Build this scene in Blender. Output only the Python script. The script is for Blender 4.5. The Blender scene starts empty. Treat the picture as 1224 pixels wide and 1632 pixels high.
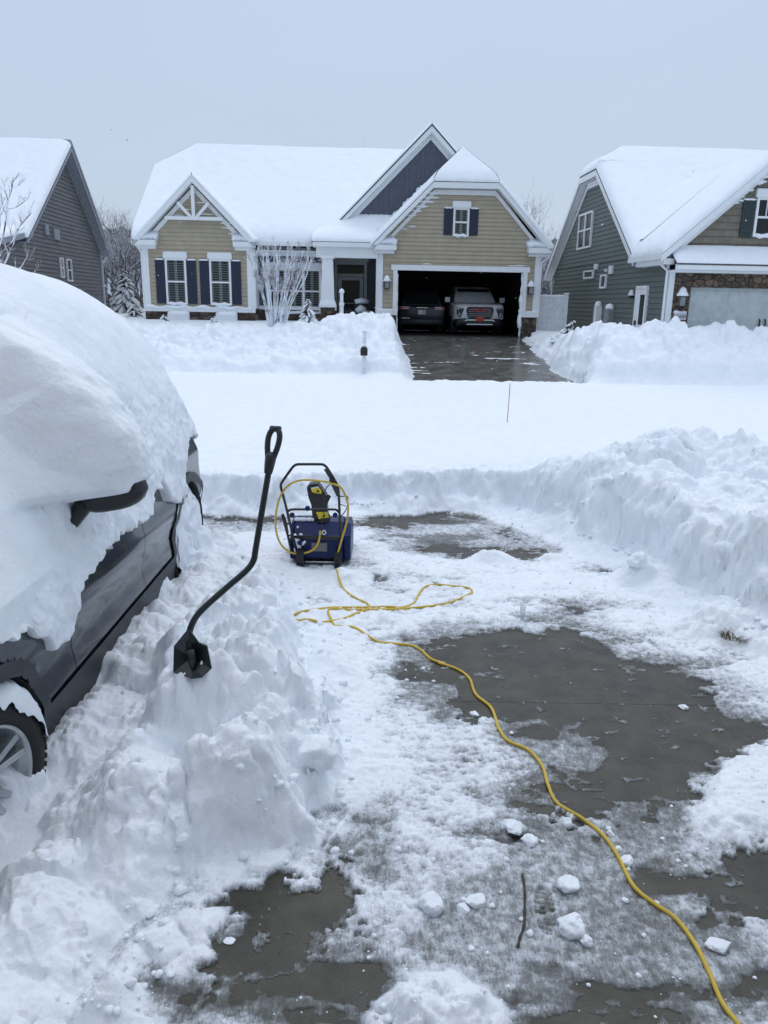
import bpy, bmesh, math, random
import numpy as np
from mathutils import Vector, Matrix
R = math.radians
random.seed(7)
S = bpy.context.scene
COL = S.collection

# ------------------------------------------------------------------ camera, sky, sun, exposure
CZ = 2.4; PITCH = R(15.2); ROLL = R(1.0); F = 1225.0
cd = bpy.data.cameras.new('camera'); cam = bpy.data.objects.new('camera', cd); COL.objects.link(cam)
cd.sensor_fit = 'VERTICAL'; cd.sensor_height = 36; cd.lens = 36*F/1632; cd.clip_end = 1000; cd.clip_start = 0.05
cam.matrix_world = Matrix.Translation((0, 0, CZ)) @ Matrix.Rotation(R(90)-PITCH, 4, 'X') @ Matrix.Rotation(ROLL, 4, 'Z')
S.camera = cam
w = bpy.data.worlds.new('World'); S.world = w; w.use_nodes = True
nt = w.node_tree; nt.nodes.clear()
out = nt.nodes.new('ShaderNodeOutputWorld'); bg = nt.nodes.new('ShaderNodeBackground')
sky = nt.nodes.new('ShaderNodeTexSky'); sky.sky_type = 'NISHITA'; sky.sun_disc = False
SUN_EL, SUN_AZ = R(52), R(12)          # azimuth measured from +Y towards +X
sky.sun_elevation = SUN_EL; sky.sun_rotation = SUN_AZ
tc = nt.nodes.new('ShaderNodeTexCoord'); sx = nt.nodes.new('ShaderNodeSeparateXYZ')
nt.links.new(tc.outputs['Generated'], sx.inputs[0])
ramp = nt.nodes.new('ShaderNodeValToRGB'); nt.links.new(sx.outputs['Z'], ramp.inputs[0])
cr = ramp.color_ramp                    # overcast cloud deck: brighter towards the zenith
cr.elements[0].position = 0.0; cr.elements[0].color = (0.455, 0.535, 0.65, 1)
cr.elements[1].position = 1.0; cr.elements[1].color = (1.0, 1.09, 1.25, 1)
e = cr.elements.new(0.12); e.color = (0.455, 0.54, 0.665, 1)
e = cr.elements.new(0.45); e.color = (0.495, 0.595, 0.745, 1)
nz = nt.nodes.new('ShaderNodeTexNoise'); nz.inputs['Scale'].default_value = 2.2; nz.inputs['Detail'].default_value = 4
mpn = nt.nodes.new('ShaderNodeMapping'); mpn.inputs['Scale'].default_value = (1, 1, 2.5)
nt.links.new(tc.outputs['Generated'], mpn.inputs[0]); nt.links.new(mpn.outputs[0], nz.inputs['Vector'])
mr = nt.nodes.new('ShaderNodeMapRange'); mr.inputs['To Min'].default_value = 0.95; mr.inputs['To Max'].default_value = 1.05
nt.links.new(nz.outputs['Fac'], mr.inputs['Value'])
mul = nt.nodes.new('ShaderNodeVectorMath'); mul.operation = 'SCALE'
nt.links.new(ramp.outputs[0], mul.inputs[0]); nt.links.new(mr.outputs[0], mul.inputs['Scale'])
skm = nt.nodes.new('ShaderNodeVectorMath'); skm.operation = 'SCALE'; skm.inputs['Scale'].default_value = 0.012
nt.links.new(sky.outputs[0], skm.inputs[0])
add = nt.nodes.new('ShaderNodeVectorMath'); add.operation = 'ADD'
nt.links.new(mul.outputs[0], add.inputs[0]); nt.links.new(skm.outputs[0], add.inputs[1])
nt.links.new(add.outputs[0], bg.inputs[0]); bg.inputs[1].default_value = 1.0
nt.links.new(bg.outputs[0], out.inputs[0])
sd = bpy.data.lights.new('sun', 'SUN'); sun = bpy.data.objects.new('sun', sd); COL.objects.link(sun)
sd.energy = 0.6; sd.angle = R(40); sd.color = (1.0, 0.97, 0.93)
sdir = Vector((math.sin(SUN_AZ)*math.cos(SUN_EL), math.cos(SUN_AZ)*math.cos(SUN_EL), math.sin(SUN_EL)))
sun.rotation_euler = sdir.to_track_quat('Z', 'Y').to_euler()
vs = S.view_settings; vs.view_transform = 'Standard'; vs.look = 'None'; vs.exposure = 0.05; vs.gamma = 1.0; vs.use_curve_mapping = False

# ------------------------------------------------------------------ pixel of the photograph -> point at a distance / on the ground
_m = cam.matrix_world.to_3x3()
def ray(x, y): return _m @ Vector(((x-612)/F, -(y-816)/F, -1.0))
def at(x, y, Y): r = ray(x, y); return Vector((0, 0, CZ)) + r*(Y/r.y)
def onz(x, y, z=0.0): r = ray(x, y); return Vector((0, 0, CZ)) + r*((z-CZ)/r.z)

# ------------------------------------------------------------------ noise (numpy)
def _h(ix, iy, iz, s):
    with np.errstate(over='ignore'):
        h = ix.astype(np.uint32)*np.uint32(374761393) + iy.astype(np.uint32)*np.uint32(668265263) + iz.astype(np.uint32)*np.uint32(2147483647) + np.uint32((s*97531+12345) & 0xffffffff)
        h = (h ^ (h >> np.uint32(13)))*np.uint32(1274126177); h = (h ^ (h >> np.uint32(16)))*np.uint32(2246822519); h = h ^ (h >> np.uint32(13))
    return (h & np.uint32(0xffffff)).astype(np.float64)/float(0xffffff)
def vn(x, y, z=None, s=0):
    if z is None: z = np.zeros_like(x)
    x0 = np.floor(x); y0 = np.floor(y); z0 = np.floor(z)
    fx = x-x0; fy = y-y0; fz = z-z0
    fx = fx*fx*fx*(fx*(fx*6-15)+10); fy = fy*fy*fy*(fy*(fy*6-15)+10); fz = fz*fz*fz*(fz*(fz*6-15)+10)
    ix = x0.astype(np.int64); iy = y0.astype(np.int64); iz = z0.astype(np.int64)
    r = 0
    for a in (0, 1):
        for b in (0, 1):
            wxy = (fx if a else 1-fx)*(fy if b else 1-fy)
            if np.isscalar(z) or not np.any(z): r = r + wxy*_h(ix+a, iy+b, iz, s); continue
            for c in (0, 1): r = r + wxy*(fz if c else 1-fz)*_h(ix+a, iy+b, iz+c, s)
    return r*2-1
def fbm(x, y, z=None, s=0, o=4, g=0.5):
    r = 0; a = 1; t = 0
    for k in range(o):
        f = 2.03**k
        r = r + a*vn(x*f+k*7.3, y*f+k*3.1, None if z is None else z*f+k*5.7, s+k); t += a; a *= g
    return r/t
def worley(x, y, s=0):
    ix = np.floor(x); iy = np.floor(y); d1 = np.full(x.shape, 9.); d2 = d1.copy(); cid = np.zeros(x.shape)
    for a in (-1, 0, 1):
        for b in (-1, 0, 1):
            jx = (ix+a).astype(np.int64); jy = (iy+b).astype(np.int64); z = np.zeros_like(jx)
            px = ix+a+_h(jx, jy, z, s); py = iy+b+_h(jx, jy, z, s+1); d = np.hypot(px-x, py-y); c = _h(jx, jy, z, s+2)
            n = d < d1; d2 = np.where(n, d1, np.minimum(d2, d)); cid = np.where(n, c, cid); d1 = np.where(n, d, d1)
    return d1, d2, cid
def sst(a, b, v): t = np.clip((v-a)/(b-a), 0, 1); return t*t*(3-2*t)
def sdf(poly, x, y):                    # signed distance, positive inside
    d = np.full(x.shape, 1e9); ins = np.zeros(x.shape, bool); n = len(poly)
    for i in range(n):
        ax, ay = poly[i]; bx, by = poly[(i+1) % n]; ex = bx-ax; ey = by-ay
        t = np.clip(((x-ax)*ex+(y-ay)*ey)/(ex*ex+ey*ey), 0, 1); d = np.minimum(d, np.hypot(x-ax-t*ex, y-ay-t*ey))
        if ay != by: c = ((ay > y) != (by > y)) & (x < (bx-ax)*(y-ay)/(by-ay)+ax); ins ^= c
    return np.where(ins, d, -d)

# ------------------------------------------------------------------ materials
def M(name, col, rough=0.6, metal=0.0, spec=0.5, noise=None, bump=None, coat=0, scale_xyz=None):
    m = bpy.data.materials.new(name); m.use_nodes = True; t = m.node_tree; b = t.nodes['Principled BSDF']
    b.inputs['Base Color'].default_value = (*col, 1); b.inputs['Roughness'].default_value = rough
    b.inputs['Metallic'].default_value = metal; b.inputs['Specular IOR Level'].default_value = spec
    b.inputs['Coat Weight'].default_value = coat; b.inputs['Coat Roughness'].default_value = 0.05
    c = t.nodes.new('ShaderNodeTexCoord'); vec = c.outputs['Object']
    if scale_xyz:
        mp = t.nodes.new('ShaderNodeMapping'); mp.inputs['Scale'].default_value = scale_xyz; t.links.new(vec, mp.inputs[0]); vec = mp.outputs[0]
    if noise is None: noise = (6.0, 0.12)
    n = t.nodes.new('ShaderNodeTexNoise'); n.inputs['Scale'].default_value = noise[0]; n.inputs['Detail'].default_value = 6; t.links.new(vec, n.inputs['Vector'])
    r = t.nodes.new('ShaderNodeMapRange'); r.inputs['From Min'].default_value = .3; r.inputs['From Max'].default_value = .7
    r.inputs['To Min'].default_value = 1-noise[1]; r.inputs['To Max'].default_value = 1+noise[1]; t.links.new(n.outputs['Fac'], r.inputs['Value'])
    x = t.nodes.new('ShaderNodeVectorMath'); x.operation = 'SCALE'; x.inputs[0].default_value = col; t.links.new(r.outputs[0], x.inputs['Scale']); t.links.new(x.outputs[0], b.inputs['Base Color'])
    if bump:
        n2 = t.nodes.new('ShaderNodeTexNoise'); n2.inputs['Scale'].default_value = bump[0]; n2.inputs['Detail'].default_value = 8; t.links.new(vec, n2.inputs['Vector'])
        bp = t.nodes.new('ShaderNodeBump'); bp.inputs['Strength'].default_value = bump[1]; bp.inputs['Distance'].default_value = bump[2]
        t.links.new(n2.outputs['Fac'], bp.inputs['Height']); t.links.new(bp.outputs[0], b.inputs['Normal'])
    return m
def N(t, kind, **kw):
    n = t.nodes.new(kind)
    for k, v in kw.items():
        if k in n.inputs: n.inputs[k].default_value = v
        else: setattr(n, k, v)
    return n
SNOWC = (0.84, 0.88, 0.93)
def snow_material(name, thin=False, bs=1.0, st=1.0):
    m = bpy.data.materials.new(name); m.use_nodes = True; t = m.node_tree; b = t.nodes['Principled BSDF']; L = t.links.new
    b.inputs['Roughness'].default_value = 0.62; b.inputs['Specular IOR Level'].default_value = 0.35
    b.inputs['Subsurface Weight'].default_value = 0.0
    c = t.nodes.new('ShaderNodeTexCoord')
    n1 = N(t, 'ShaderNodeTexNoise', Scale=38.0*bs, Detail=10.0, Roughness=0.62); L(c.outputs['Object'], n1.inputs['Vector'])
    n2 = N(t, 'ShaderNodeTexNoise', Scale=6.0*bs, Detail=6.0); L(c.outputs['Object'], n2.inputs['Vector'])
    b1 = N(t, 'ShaderNodeBump', Strength=0.6*st, Distance=0.012/bs); L(n1.outputs['Fac'], b1.inputs['Height'])
    b2 = N(t, 'ShaderNodeBump', Strength=0.35*st, Distance=0.05/bs); L(n2.outputs['Fac'], b2.inputs['Height']); L(b2.outputs[0], b1.inputs['Normal'])
    L(b1.outputs[0], b.inputs['Normal'])
    r = N(t, 'ShaderNodeMapRange'); r.inputs['From Min'].default_value = .3; r.inputs['From Max'].default_value = .7; r.inputs['To Min'].default_value = .965; r.inputs['To Max'].default_value = 1.03
    L(n2.outputs['Fac'], r.inputs['Value'])
    x = N(t, 'ShaderNodeVectorMath', operation='SCALE'); x.inputs[0].default_value = SNOWC; L(r.outputs[0], x.inputs['Scale'])
    if thin:                            # melting: the thinner the layer of snow, the wetter and greyer it is
        a = N(t, 'ShaderNodeAttribute', attribute_name='depth')
        n3 = N(t, 'ShaderNodeTexNoise', Scale=22.0, Detail=8.0, Roughness=0.65); L(c.outputs['Object'], n3.inputs['Vector'])
        n4 = N(t, 'ShaderNodeTexNoise', Scale=120.0, Detail=4.0, Roughness=0.6); L(c.outputs['Object'], n4.inputs['Vector'])
        mp6 = N(t, 'ShaderNodeMapping'); mp6.inputs['Rotation'].default_value = (0, 0, R(32)); mp6.inputs['Scale'].default_value = (75, 20, 40); L(c.outputs['Object'], mp6.inputs[0])
        n6 = N(t, 'ShaderNodeTexNoise', Scale=1.0, Detail=5.0, Distortion=1.2); L(mp6.outputs[0], n6.inputs['Vector'])
        b6 = N(t, 'ShaderNodeBump', Strength=0.45, Distance=0.006); L(n6.outputs['Fac'], b6.inputs['Height']); L(b1.outputs[0], b6.inputs['Normal']); L(b6.outputs[0], b.inputs['Normal'])
        a6 = N(t, 'ShaderNodeMath', operation='MULTIPLY_ADD'); L(n6.outputs['Fac'], a6.inputs[0]); a6.inputs[1].default_value = 0.020; a6.inputs[2].default_value = -0.010
        ad = N(t, 'ShaderNodeMath', operation='MULTIPLY_ADD'); L(n3.outputs['Fac'], ad.inputs[0]); ad.inputs[1].default_value = 0.040; L(a.outputs['Fac'], ad.inputs[2])
        ad1 = N(t, 'ShaderNodeMath', operation='MULTIPLY_ADD'); L(n4.outputs['Fac'], ad1.inputs[0]); ad1.inputs[1].default_value = 0.011
        a7 = N(t, 'ShaderNodeMath', operation='ADD'); L(ad.outputs[0], a7.inputs[0]); L(a6.outputs[0], a7.inputs[1]); L(a7.outputs[0], ad1.inputs[2])
        r2 = N(t, 'ShaderNodeMapRange'); r2.inputs['From Min'].default_value = 0.023; r2.inputs['From Max'].default_value = 0.060; L(ad1.outputs[0], r2.inputs['Value'])
        r2.interpolation_type = 'SMOOTHSTEP'
        rp = t.nodes.new('ShaderNodeValToRGB'); L(r2.outputs[0], rp.inputs[0])
        rp.color_ramp.elements[0].color = (0.085, 0.088, 0.085, 1); rp.color_ramp.elements[1].color = (*SNOWC, 1); rp.color_ramp.elements[1].position = 1.0
        ee = rp.color_ramp.elements.new(0.25); ee.color = (0.22, 0.235, 0.245, 1)
        ee = rp.color_ramp.elements.new(0.6); ee.color = (0.52, 0.555, 0.60, 1)
        mx = N(t, 'ShaderNodeVectorMath', operation='MULTIPLY'); L(rp.outputs[0], mx.inputs[0])
        sc = N(t, 'ShaderNodeCombineXYZ'); [L(r.outputs[0], sc.inputs[i]) for i in range(3)]; L(sc.outputs[0], mx.inputs[1])
        L(mx.outputs[0], b.inputs['Base Color'])
        r3 = N(t, 'ShaderNodeMapRange'); r3.inputs['To Min'].default_value = 0.12; r3.inputs['To Max'].default_value = 0.62; L(r2.outputs[0], r3.inputs['Value']); L(r3.outputs[0], b.inputs['Roughness'])
    else: L(x.outputs[0], b.inputs['Base Color'])
    return m
SNOW = snow_material('snow'); SNOWT = snow_material('melting_snow', True); SNOWF = snow_material('distant_snow', False, 0.5, .3)
def concrete(name, col, r0, r1, mot=1.0):
    m = bpy.data.materials.new(name); m.use_nodes = True; t = m.node_tree; b = t.nodes['Principled BSDF']; L = t.links.new
    b.inputs['Specular IOR Level'].default_value = .22
    c = t.nodes.new('ShaderNodeTexCoord')
    n1 = N(t, 'ShaderNodeTexNoise', Scale=1.9, Detail=8.0, Roughness=0.6); L(c.outputs['Object'], n1.inputs['Vector'])
    n2 = N(t, 'ShaderNodeTexNoise', Scale=160.0, Detail=4.0); L(c.outputs['Object'], n2.inputs['Vector'])
    v = N(t, 'ShaderNodeTexVoronoi', Scale=90.0); L(c.outputs['Object'], v.inputs['Vector'])
    mm = N(t, 'ShaderNodeMath', operation='MULTIPLY_ADD'); L(n2.outputs['Fac'], mm.inputs[0]); mm.inputs[1].default_value = .8; L(n1.outputs['Fac'], mm.inputs[2])
    rp = t.nodes.new('ShaderNodeValToRGB'); L(mm.outputs[0], rp.inputs[0])
    rp.color_ramp.elements[0].position = .6; rp.color_ramp.elements[1].position = 1.0
    rp.color_ramp.elements[0].color = tuple(k*.6 for k in col)+(1,); rp.color_ramp.elements[1].color = tuple(k*1.6 for k in col)+(1,)
    L(rp.outputs[0], b.inputs['Base Color'])
    n5 = N(t, 'ShaderNodeTexNoise', Scale=5.0, Detail=9.0, Roughness=0.7); L(c.outputs['Object'], n5.inputs['Vector'])
    r5 = N(t, 'ShaderNodeMapRange'); r5.inputs['From Min'].default_value = .35; r5.inputs['From Max'].default_value = .7; r5.inputs['To Min'].default_value = 1-.35*mot; r5.inputs['To Max'].default_value = 1+.5*mot; L(n5.outputs['Fac'], r5.inputs['Value'])
    sc5 = N(t, 'ShaderNodeVectorMath', operation='SCALE'); L(rp.outputs[0], sc5.inputs[0]); L(r5.outputs[0], sc5.inputs['Scale']); L(sc5.outputs[0], b.inputs['Base Color'])
    r = N(t, 'ShaderNodeMapRange'); r.inputs['From Min'].default_value = .35; r.inputs['From Max'].default_value = .65; r.inputs['To Min'].default_value = r0; r.inputs['To Max'].default_value = r1
    L(n1.outputs['Fac'], r.inputs['Value']); L(r.outputs[0], b.inputs['Roughness'])
    bp = N(t, 'ShaderNodeBump', Strength=0.25, Distance=0.002); L(n2.outputs['Fac'], bp.inputs['Height']); L(bp.outputs[0], b.inputs['Normal'])
    return m
CONC = concrete('wet_concrete', (0.038, 0.036, 0.029), 0.2, 0.5)
CONC2 = concrete('wet_concrete_light', (0.085, 0.082, 0.074), 0.15, 0.28, .15)
WHITE = M('white_trim_paint', (0.74, 0.77, 0.79), 0.5, noise=(3, .025))
TAN = M('tan_vinyl_siding', (0.385, 0.335, 0.25), 0.6, noise=(3, .08))
GREYS = M('grey_vinyl_siding', (0.145, 0.145, 0.155), 0.55, noise=(2, .18), scale_xyz=(.5, .5, 4))
GREENS = M('green_grey_siding', (0.105, 0.13, 0.12), 0.6, noise=(3, .08))
SLATE = M('slate_blue_board', (0.085, 0.10, 0.135), 0.6)
NAVY = M('navy_shutter_paint', (0.006, 0.014, 0.042), 0.45)
GLASSD = M('window_glass', (0.012, 0.016, 0.02), 0.08, spec=0.35)
BLIND = M('plantation_shutter', (0.15, 0.18, 0.17), 0.5)
SHAKE = M('brown_shake_siding', (0.17, 0.155, 0.12), 0.7, noise=(5, .2))
DARK = M('garage_dark', (0.012, 0.012, 0.014), 0.8)  # near-black walls and ceiling: the open garage's dimness is put into the colour
SHINGLE = M('roof_shingle', (0.05, 0.05, 0.055), 0.9)
def stone_mat(name, cols, sc):
    m = bpy.data.materials.new(name); m.use_nodes = True; t = m.node_tree; b = t.nodes['Principled BSDF']; L = t.links.new
    b.inputs['Roughness'].default_value = .85
    c = t.nodes.new('ShaderNodeTexCoord'); mp = N(t, 'ShaderNodeMapping'); mp.inputs['Scale'].default_value = sc; L(c.outputs['Object'], mp.inputs[0])
    v = N(t, 'ShaderNodeTexVoronoi', Scale=1.0); L(mp.outputs[0], v.inputs['Vector'])
    v2 = N(t, 'ShaderNodeTexVoronoi', feature='DISTANCE_TO_EDGE', Scale=1.0); L(mp.outputs[0], v2.inputs['Vector'])
    sp = N(t, 'ShaderNodeSeparateColor'); L(v.outputs['Color'], sp.inputs[0])
    rp = t.nodes.new('ShaderNodeValToRGB'); rp.color_ramp.interpolation = 'CONSTANT'; L(sp.outputs[0], rp.inputs[0])
    while len(rp.color_ramp.elements) < len(cols): rp.color_ramp.elements.new(0.5)
    for i, k in enumerate(cols): rp.color_ramp.elements[i].position = i/len(cols); rp.color_ramp.elements[i].color = (*k, 1)
    r = N(t, 'ShaderNodeMapRange'); r.inputs['From Max'].default_value = 0.07; L(v2.outputs['Distance'], r.inputs['Value'])
    mx = N(t, 'ShaderNodeMix', data_type='RGBA'); L(r.outputs[0], mx.inputs[0]); mx.inputs[6].default_value = (.02, .018, .016, 1); L(rp.outputs[0], mx.inputs[7])
    L(mx.outputs[2], b.inputs['Base Color'])
    bp = N(t, 'ShaderNodeBump', Strength=1.0, Distance=0.04); L(r.outputs[0], bp.inputs['Height']); L(bp.outputs[0], b.inputs['Normal'])
    return m
STONE = stone_mat('stacked_stone', [(.10, .065, .04), (.05, .042, .038), (.16, .11, .07), (.075, .05, .035), (.12, .10, .085)], (4.5, 4.5, 11))
STONE2 = stone_mat('field_stone', [(.13, .085, .06), (.085, .065, .05), (.17, .125, .09), (.10, .075, .055)], (4.6, 4.6, 6.5))
BARK = bpy.data.materials.new('snowy_bark')
def bark(m, col, thr):
    m.use_nodes = True; t = m.node_tree; b = t.nodes['Principled BSDF']; L = t.links.new; b.inputs['Roughness'].default_value = .85
    g = N(t, 'ShaderNodeNewGeometry'); s = N(t, 'ShaderNodeSeparateXYZ'); L(g.outputs['Normal'], s.inputs[0])
    n = N(t, 'ShaderNodeTexNoise', Scale=4.0, Detail=5.0); L(g.outputs['Position'], n.inputs['Vector'])
    a = N(t, 'ShaderNodeMath', operation='MULTIPLY_ADD'); L(n.outputs['Fac'], a.inputs[0]); a.inputs[1].default_value = 1.6; L(s.outputs['Z'], a.inputs[2])
    r = N(t, 'ShaderNodeMapRange'); r.inputs['From Min'].default_value = thr; r.inputs['From Max'].default_value = thr+.15; L(a.outputs[0], r.inputs['Value'])
    mx = N(t, 'ShaderNodeMix', data_type='RGBA'); L(r.outputs[0], mx.inputs[0]); mx.inputs[6].default_value = (*col, 1); mx.inputs[7].default_value = (.72, .76, .82, 1)
    L(mx.outputs[2], b.inputs['Base Color'])
bark(BARK, (.060, .052, .050), 0.95)
BARK2 = bpy.data.materials.new('snow_clad_stem'); bark(BARK2, (.13, .09, .075), 0.50)
BARK3 = bpy.data.materials.new('thin_twig'); bark(BARK3, (.09, .085, .095), 1.15)
NEEDLE = bpy.data.materials.new('snowy_needles'); bark(NEEDLE, (.012, .02, .014), 1.1)
WICKER = M('brown_wicker', (.03, .024, .022), .7)
BLACKP = M('black_plastic', (.010, .012, .014), .38, bump=(60, .15, .002))
TEALP = M('black_green_plastic', (.006, .013, .015), .3)
RUBBER = M('tyre_rubber', (.014, .014, .015), .75)
GREYD = M('dark_cladding', (.022, .027, .033), .5)
PAINT = M('dark_metallic_paint', (.020, .028, .038), .18, metal=.3, coat=.45, noise=(20, .03))
ALU = M('alloy_rim', (.50, .52, .54), .3, metal=.85)
WPAINT = M('white_car_paint', (.62, .65, .68), .3, coat=1)
DPAINT = M('charcoal_car_paint', (.014, .018, .024), .4, coat=.3)
CHROME = M('chrome', (.6, .62, .65), .15, metal=1)
REDP = M('red_badge', (.35, .012, .012), .4)
REDL = M('red_plate', (.38, .05, .03), .5)
PLATE = M('white_plate', (.6, .66, .75), .5)
LAMPG = M('lamp_glass', (.25, .27, .3), .1)
TAIL = M('tail_lamp', (.22, .03, .04), .2)
BLUE = M('blue_plastic', (.003, .012, .085), .38, spec=.3, coat=0, noise=(8, .15))
YEL = M('yellow_decal', (.75, .58, .02), .4)
CORDM = M('yellow_cord_jacket', (.58, .40, .035), .42, noise=(4, .12))
STEM = M('dry_twig', (.05, .04, .035), .8)
GRASSM = M('dead_grass', (.11, .085, .03), .8, noise=(30, .5))
REDROD = M('red_rod', (.35, .03, .03), .5)
CLEAR = M('clear_plastic', (.55, .6, .62), .15); CLEAR.node_tree.nodes['Principled BSDF'].inputs['Alpha'].default_value = .35
VINYL = M('white_vinyl_fence', (.72, .76, .80), .45)
METALG = M('grey_metal_box', (.22, .24, .25), .5)

# ------------------------------------------------------------------ mesh builder
class MB:
    def __init__(s): s.v = []; s.f = []
    def quad(s, *p): n = len(s.v); s.v += [tuple(q) for q in p]; s.f.append(tuple(range(n, n+len(p)))); return s
    def hexa(s, p):  # 8 points: bottom ring 0-3, top ring 4-7
        n = len(s.v); s.v += [tuple(q) for q in p]
        s.f += [tuple(n+i for i in q) for q in ((3, 2, 1, 0), (4, 5, 6, 7), (0, 1, 5, 4), (1, 2, 6, 5), (2, 3, 7, 6), (3, 0, 4, 7))]; return s
    def box(s, a, b, T=None):
        (x0, y0, z0), (x1, y1, z1) = a, b
        p = [(x0, y0, z0), (x1, y0, z0), (x1, y1, z0), (x0, y1, z0), (x0, y0, z1), (x1, y0, z1), (x1, y1, z1), (x0, y1, z1)]
        if T: p = [T(*q) for q in p]
        return s.hexa(p)
    def prism(s, poly, T, d0, d1):   # poly (a,b); T(a,b,d)
        n = len(s.v); k = len(poly); s.v += [tuple(T(a, b, d0)) for a, b in poly]+[tuple(T(a, b, d1)) for a, b in poly]
        s.f.append(tuple(n+i for i in reversed(range(k)))); s.f.append(tuple(n+k+i for i in range(k)))
        for i in range(k): j = (i+1) % k; s.f.append((n+i, n+j, n+k+j, n+k+i))
        return s
    def tube(s, pts, r, seg=8, cap=True):
        pts = [Vector(p) for p in pts]; k = len(pts); rs = r if isinstance(r, (list, tuple)) else [r]*k; n0 = len(s.v); ref = None
        for i, p in enumerate(pts):
            d = (pts[min(i+1, k-1)]-pts[max(i-1, 0)])
            d = d.normalized() if d.length > 1e-9 else Vector((0, 0, 1))
            if ref is None: ref = d.orthogonal().normalized()
            a = (ref-d*ref.dot(d)); a = a.normalized() if a.length > 1e-6 else d.orthogonal().normalized(); ref = a; b = d.cross(a)
            for j in range(seg):
                t = 2*math.pi*j/seg; q = p+(a*math.cos(t)+b*math.sin(t))*rs[i]; s.v.append(tuple(q))
        for i in range(k-1):
            for j in range(seg):
                j2 = (j+1) % seg; s.f.append((n0+i*seg+j, n0+i*seg+j2, n0+(i+1)*seg+j2, n0+(i+1)*seg+j))
        if cap and seg > 2: s.f.append(tuple(n0+j for j in reversed(range(seg)))); s.f.append(tuple(n0+(k-1)*seg+j for j in range(seg)))
        return s
    def lathe(s, prof, T, seg=24):   # prof (r,h); T(a,b,h)
        n0 = len(s.v); k = len(prof)
        for r, h in prof:
            for j in range(seg): t = 2*math.pi*j/seg; s.v.append(tuple(T(r*math.cos(t), r*math.sin(t), h)))
        for i in range(k-1):
            for j in range(seg): j2 = (j+1) % seg; s.f.append((n0+i*seg+j, n0+i*seg+j2, n0+(i+1)*seg+j2, n0+(i+1)*seg+j))
        return s
    def groups(s, tol=.03):
        p = list(range(len(s.v)))
        def find(i):
            while p[i] != i: p[i] = p[p[i]]; i = p[i]
            return i
        for f in s.f:
            a = find(f[0])
            for q in f[1:]:
                b = find(q)
                if a != b: p[b] = a
        isl = {}
        for i in range(len(s.v)): isl.setdefault(find(i), []).append(i)
        ks = list(isl); n = len(ks)
        if n < 2 or n > 1500: return [s]
        A = np.array(s.v); lo = np.array([A[isl[k]].min(0) for k in ks])-tol/2; hi = np.array([A[isl[k]].max(0) for k in ks])+tol/2
        g = -np.ones(n, int); c = 0
        for i in range(n):
            if g[i] >= 0: continue
            st = [i]; g[i] = c
            while st:
                j = st.pop(); t = np.where((g < 0) & np.all(lo <= hi[j], 1) & np.all(hi >= lo[j], 1))[0]; g[t] = c; st += list(t)
            c += 1
        if c == 1: return [s]
        out = [MB() for _ in range(c)]; mp = {}
        for k, i in zip(range(n), ks):
            for v in isl[i]: mp[v] = (g[k], len(out[g[k]].v)); out[g[k]].v.append(s.v[v])
        for f in s.f: out[mp[f[0]][0]].f.append(tuple(mp[v][1] for v in f))
        return out
    def build(s, name, mat, parent=None, smooth=False, o=(0, 0, 0), bevel=0, sub=0, split=True):
        if split and parent is not None and len(s.v) < 60000:
            gs = s.groups()
            if len(gs) > 1: return [g.build(name, mat, parent, smooth, o, bevel, sub, False) for g in gs][0]
        me = bpy.data.meshes.new(name); me.from_pydata([(a-o[0], b-o[1], c-o[2]) for a, b, c in s.v], [], s.f)
        bm = bmesh.new(); bm.from_mesh(me); bmesh.ops.recalc_face_normals(bm, faces=bm.faces); bm.to_mesh(me); bm.free()
        me.materials.append(mat); ob = bpy.data.objects.new(name, me); COL.objects.link(ob)
        if parent: ob.parent = parent
        else: ob.location = o
        if smooth: me.polygons.foreach_set('use_smooth', [True]*len(me.polygons))
        if sub: md = ob.modifiers.new('s', 'SUBSURF'); md.levels = md.render_levels = sub
        if bevel: md = ob.modifiers.new('b', 'BEVEL'); md.width = bevel; md.segments = 2; md.limit_method = 'ANGLE'
        return ob
def npmesh(name, V, Fq, mat, parent=None, smooth=True, loc=None):
    me = bpy.data.meshes.new(name); V = np.asarray(V, np.float32); Fq = np.asarray(Fq, np.int32); n = Fq.shape[1]
    me.vertices.add(len(V)); me.vertices.foreach_set('co', V.ravel())
    me.loops.add(Fq.size); me.loops.foreach_set('vertex_index', Fq.ravel())
    me.polygons.add(len(Fq)); me.polygons.foreach_set('loop_start', np.arange(0, Fq.size, n, dtype=np.int32))
    me.polygons.foreach_set('use_smooth', np.full(len(Fq), smooth)); me.update(calc_edges=True); me.validate()
    if mat: me.materials.append(mat)
    ob = bpy.data.objects.new(name, me); COL.objects.link(ob)
    if parent: ob.parent = parent
    if loc: ob.location = loc
    return ob
def empty(name, loc, rz=0.0): o = bpy.data.objects.new(name, None); o.location = loc; o.rotation_euler = (0, 0, rz); o.empty_display_size = .2; COL.objects.link(o); return o
def tag(o, label=None, cat=None, group=None, kind=None):
    if label: o['label'] = label
    if cat: o['category'] = cat
    if group: o['group'] = group
    if kind: o['kind'] = kind
    return o
def grid_faces(nr, nc):
    i = np.arange(nr-1)[:, None]*nc+np.arange(nc-1)[None, :]; i = i.ravel()
    return np.stack([i, i+1, i+nc+1, i+nc], 1)
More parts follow.
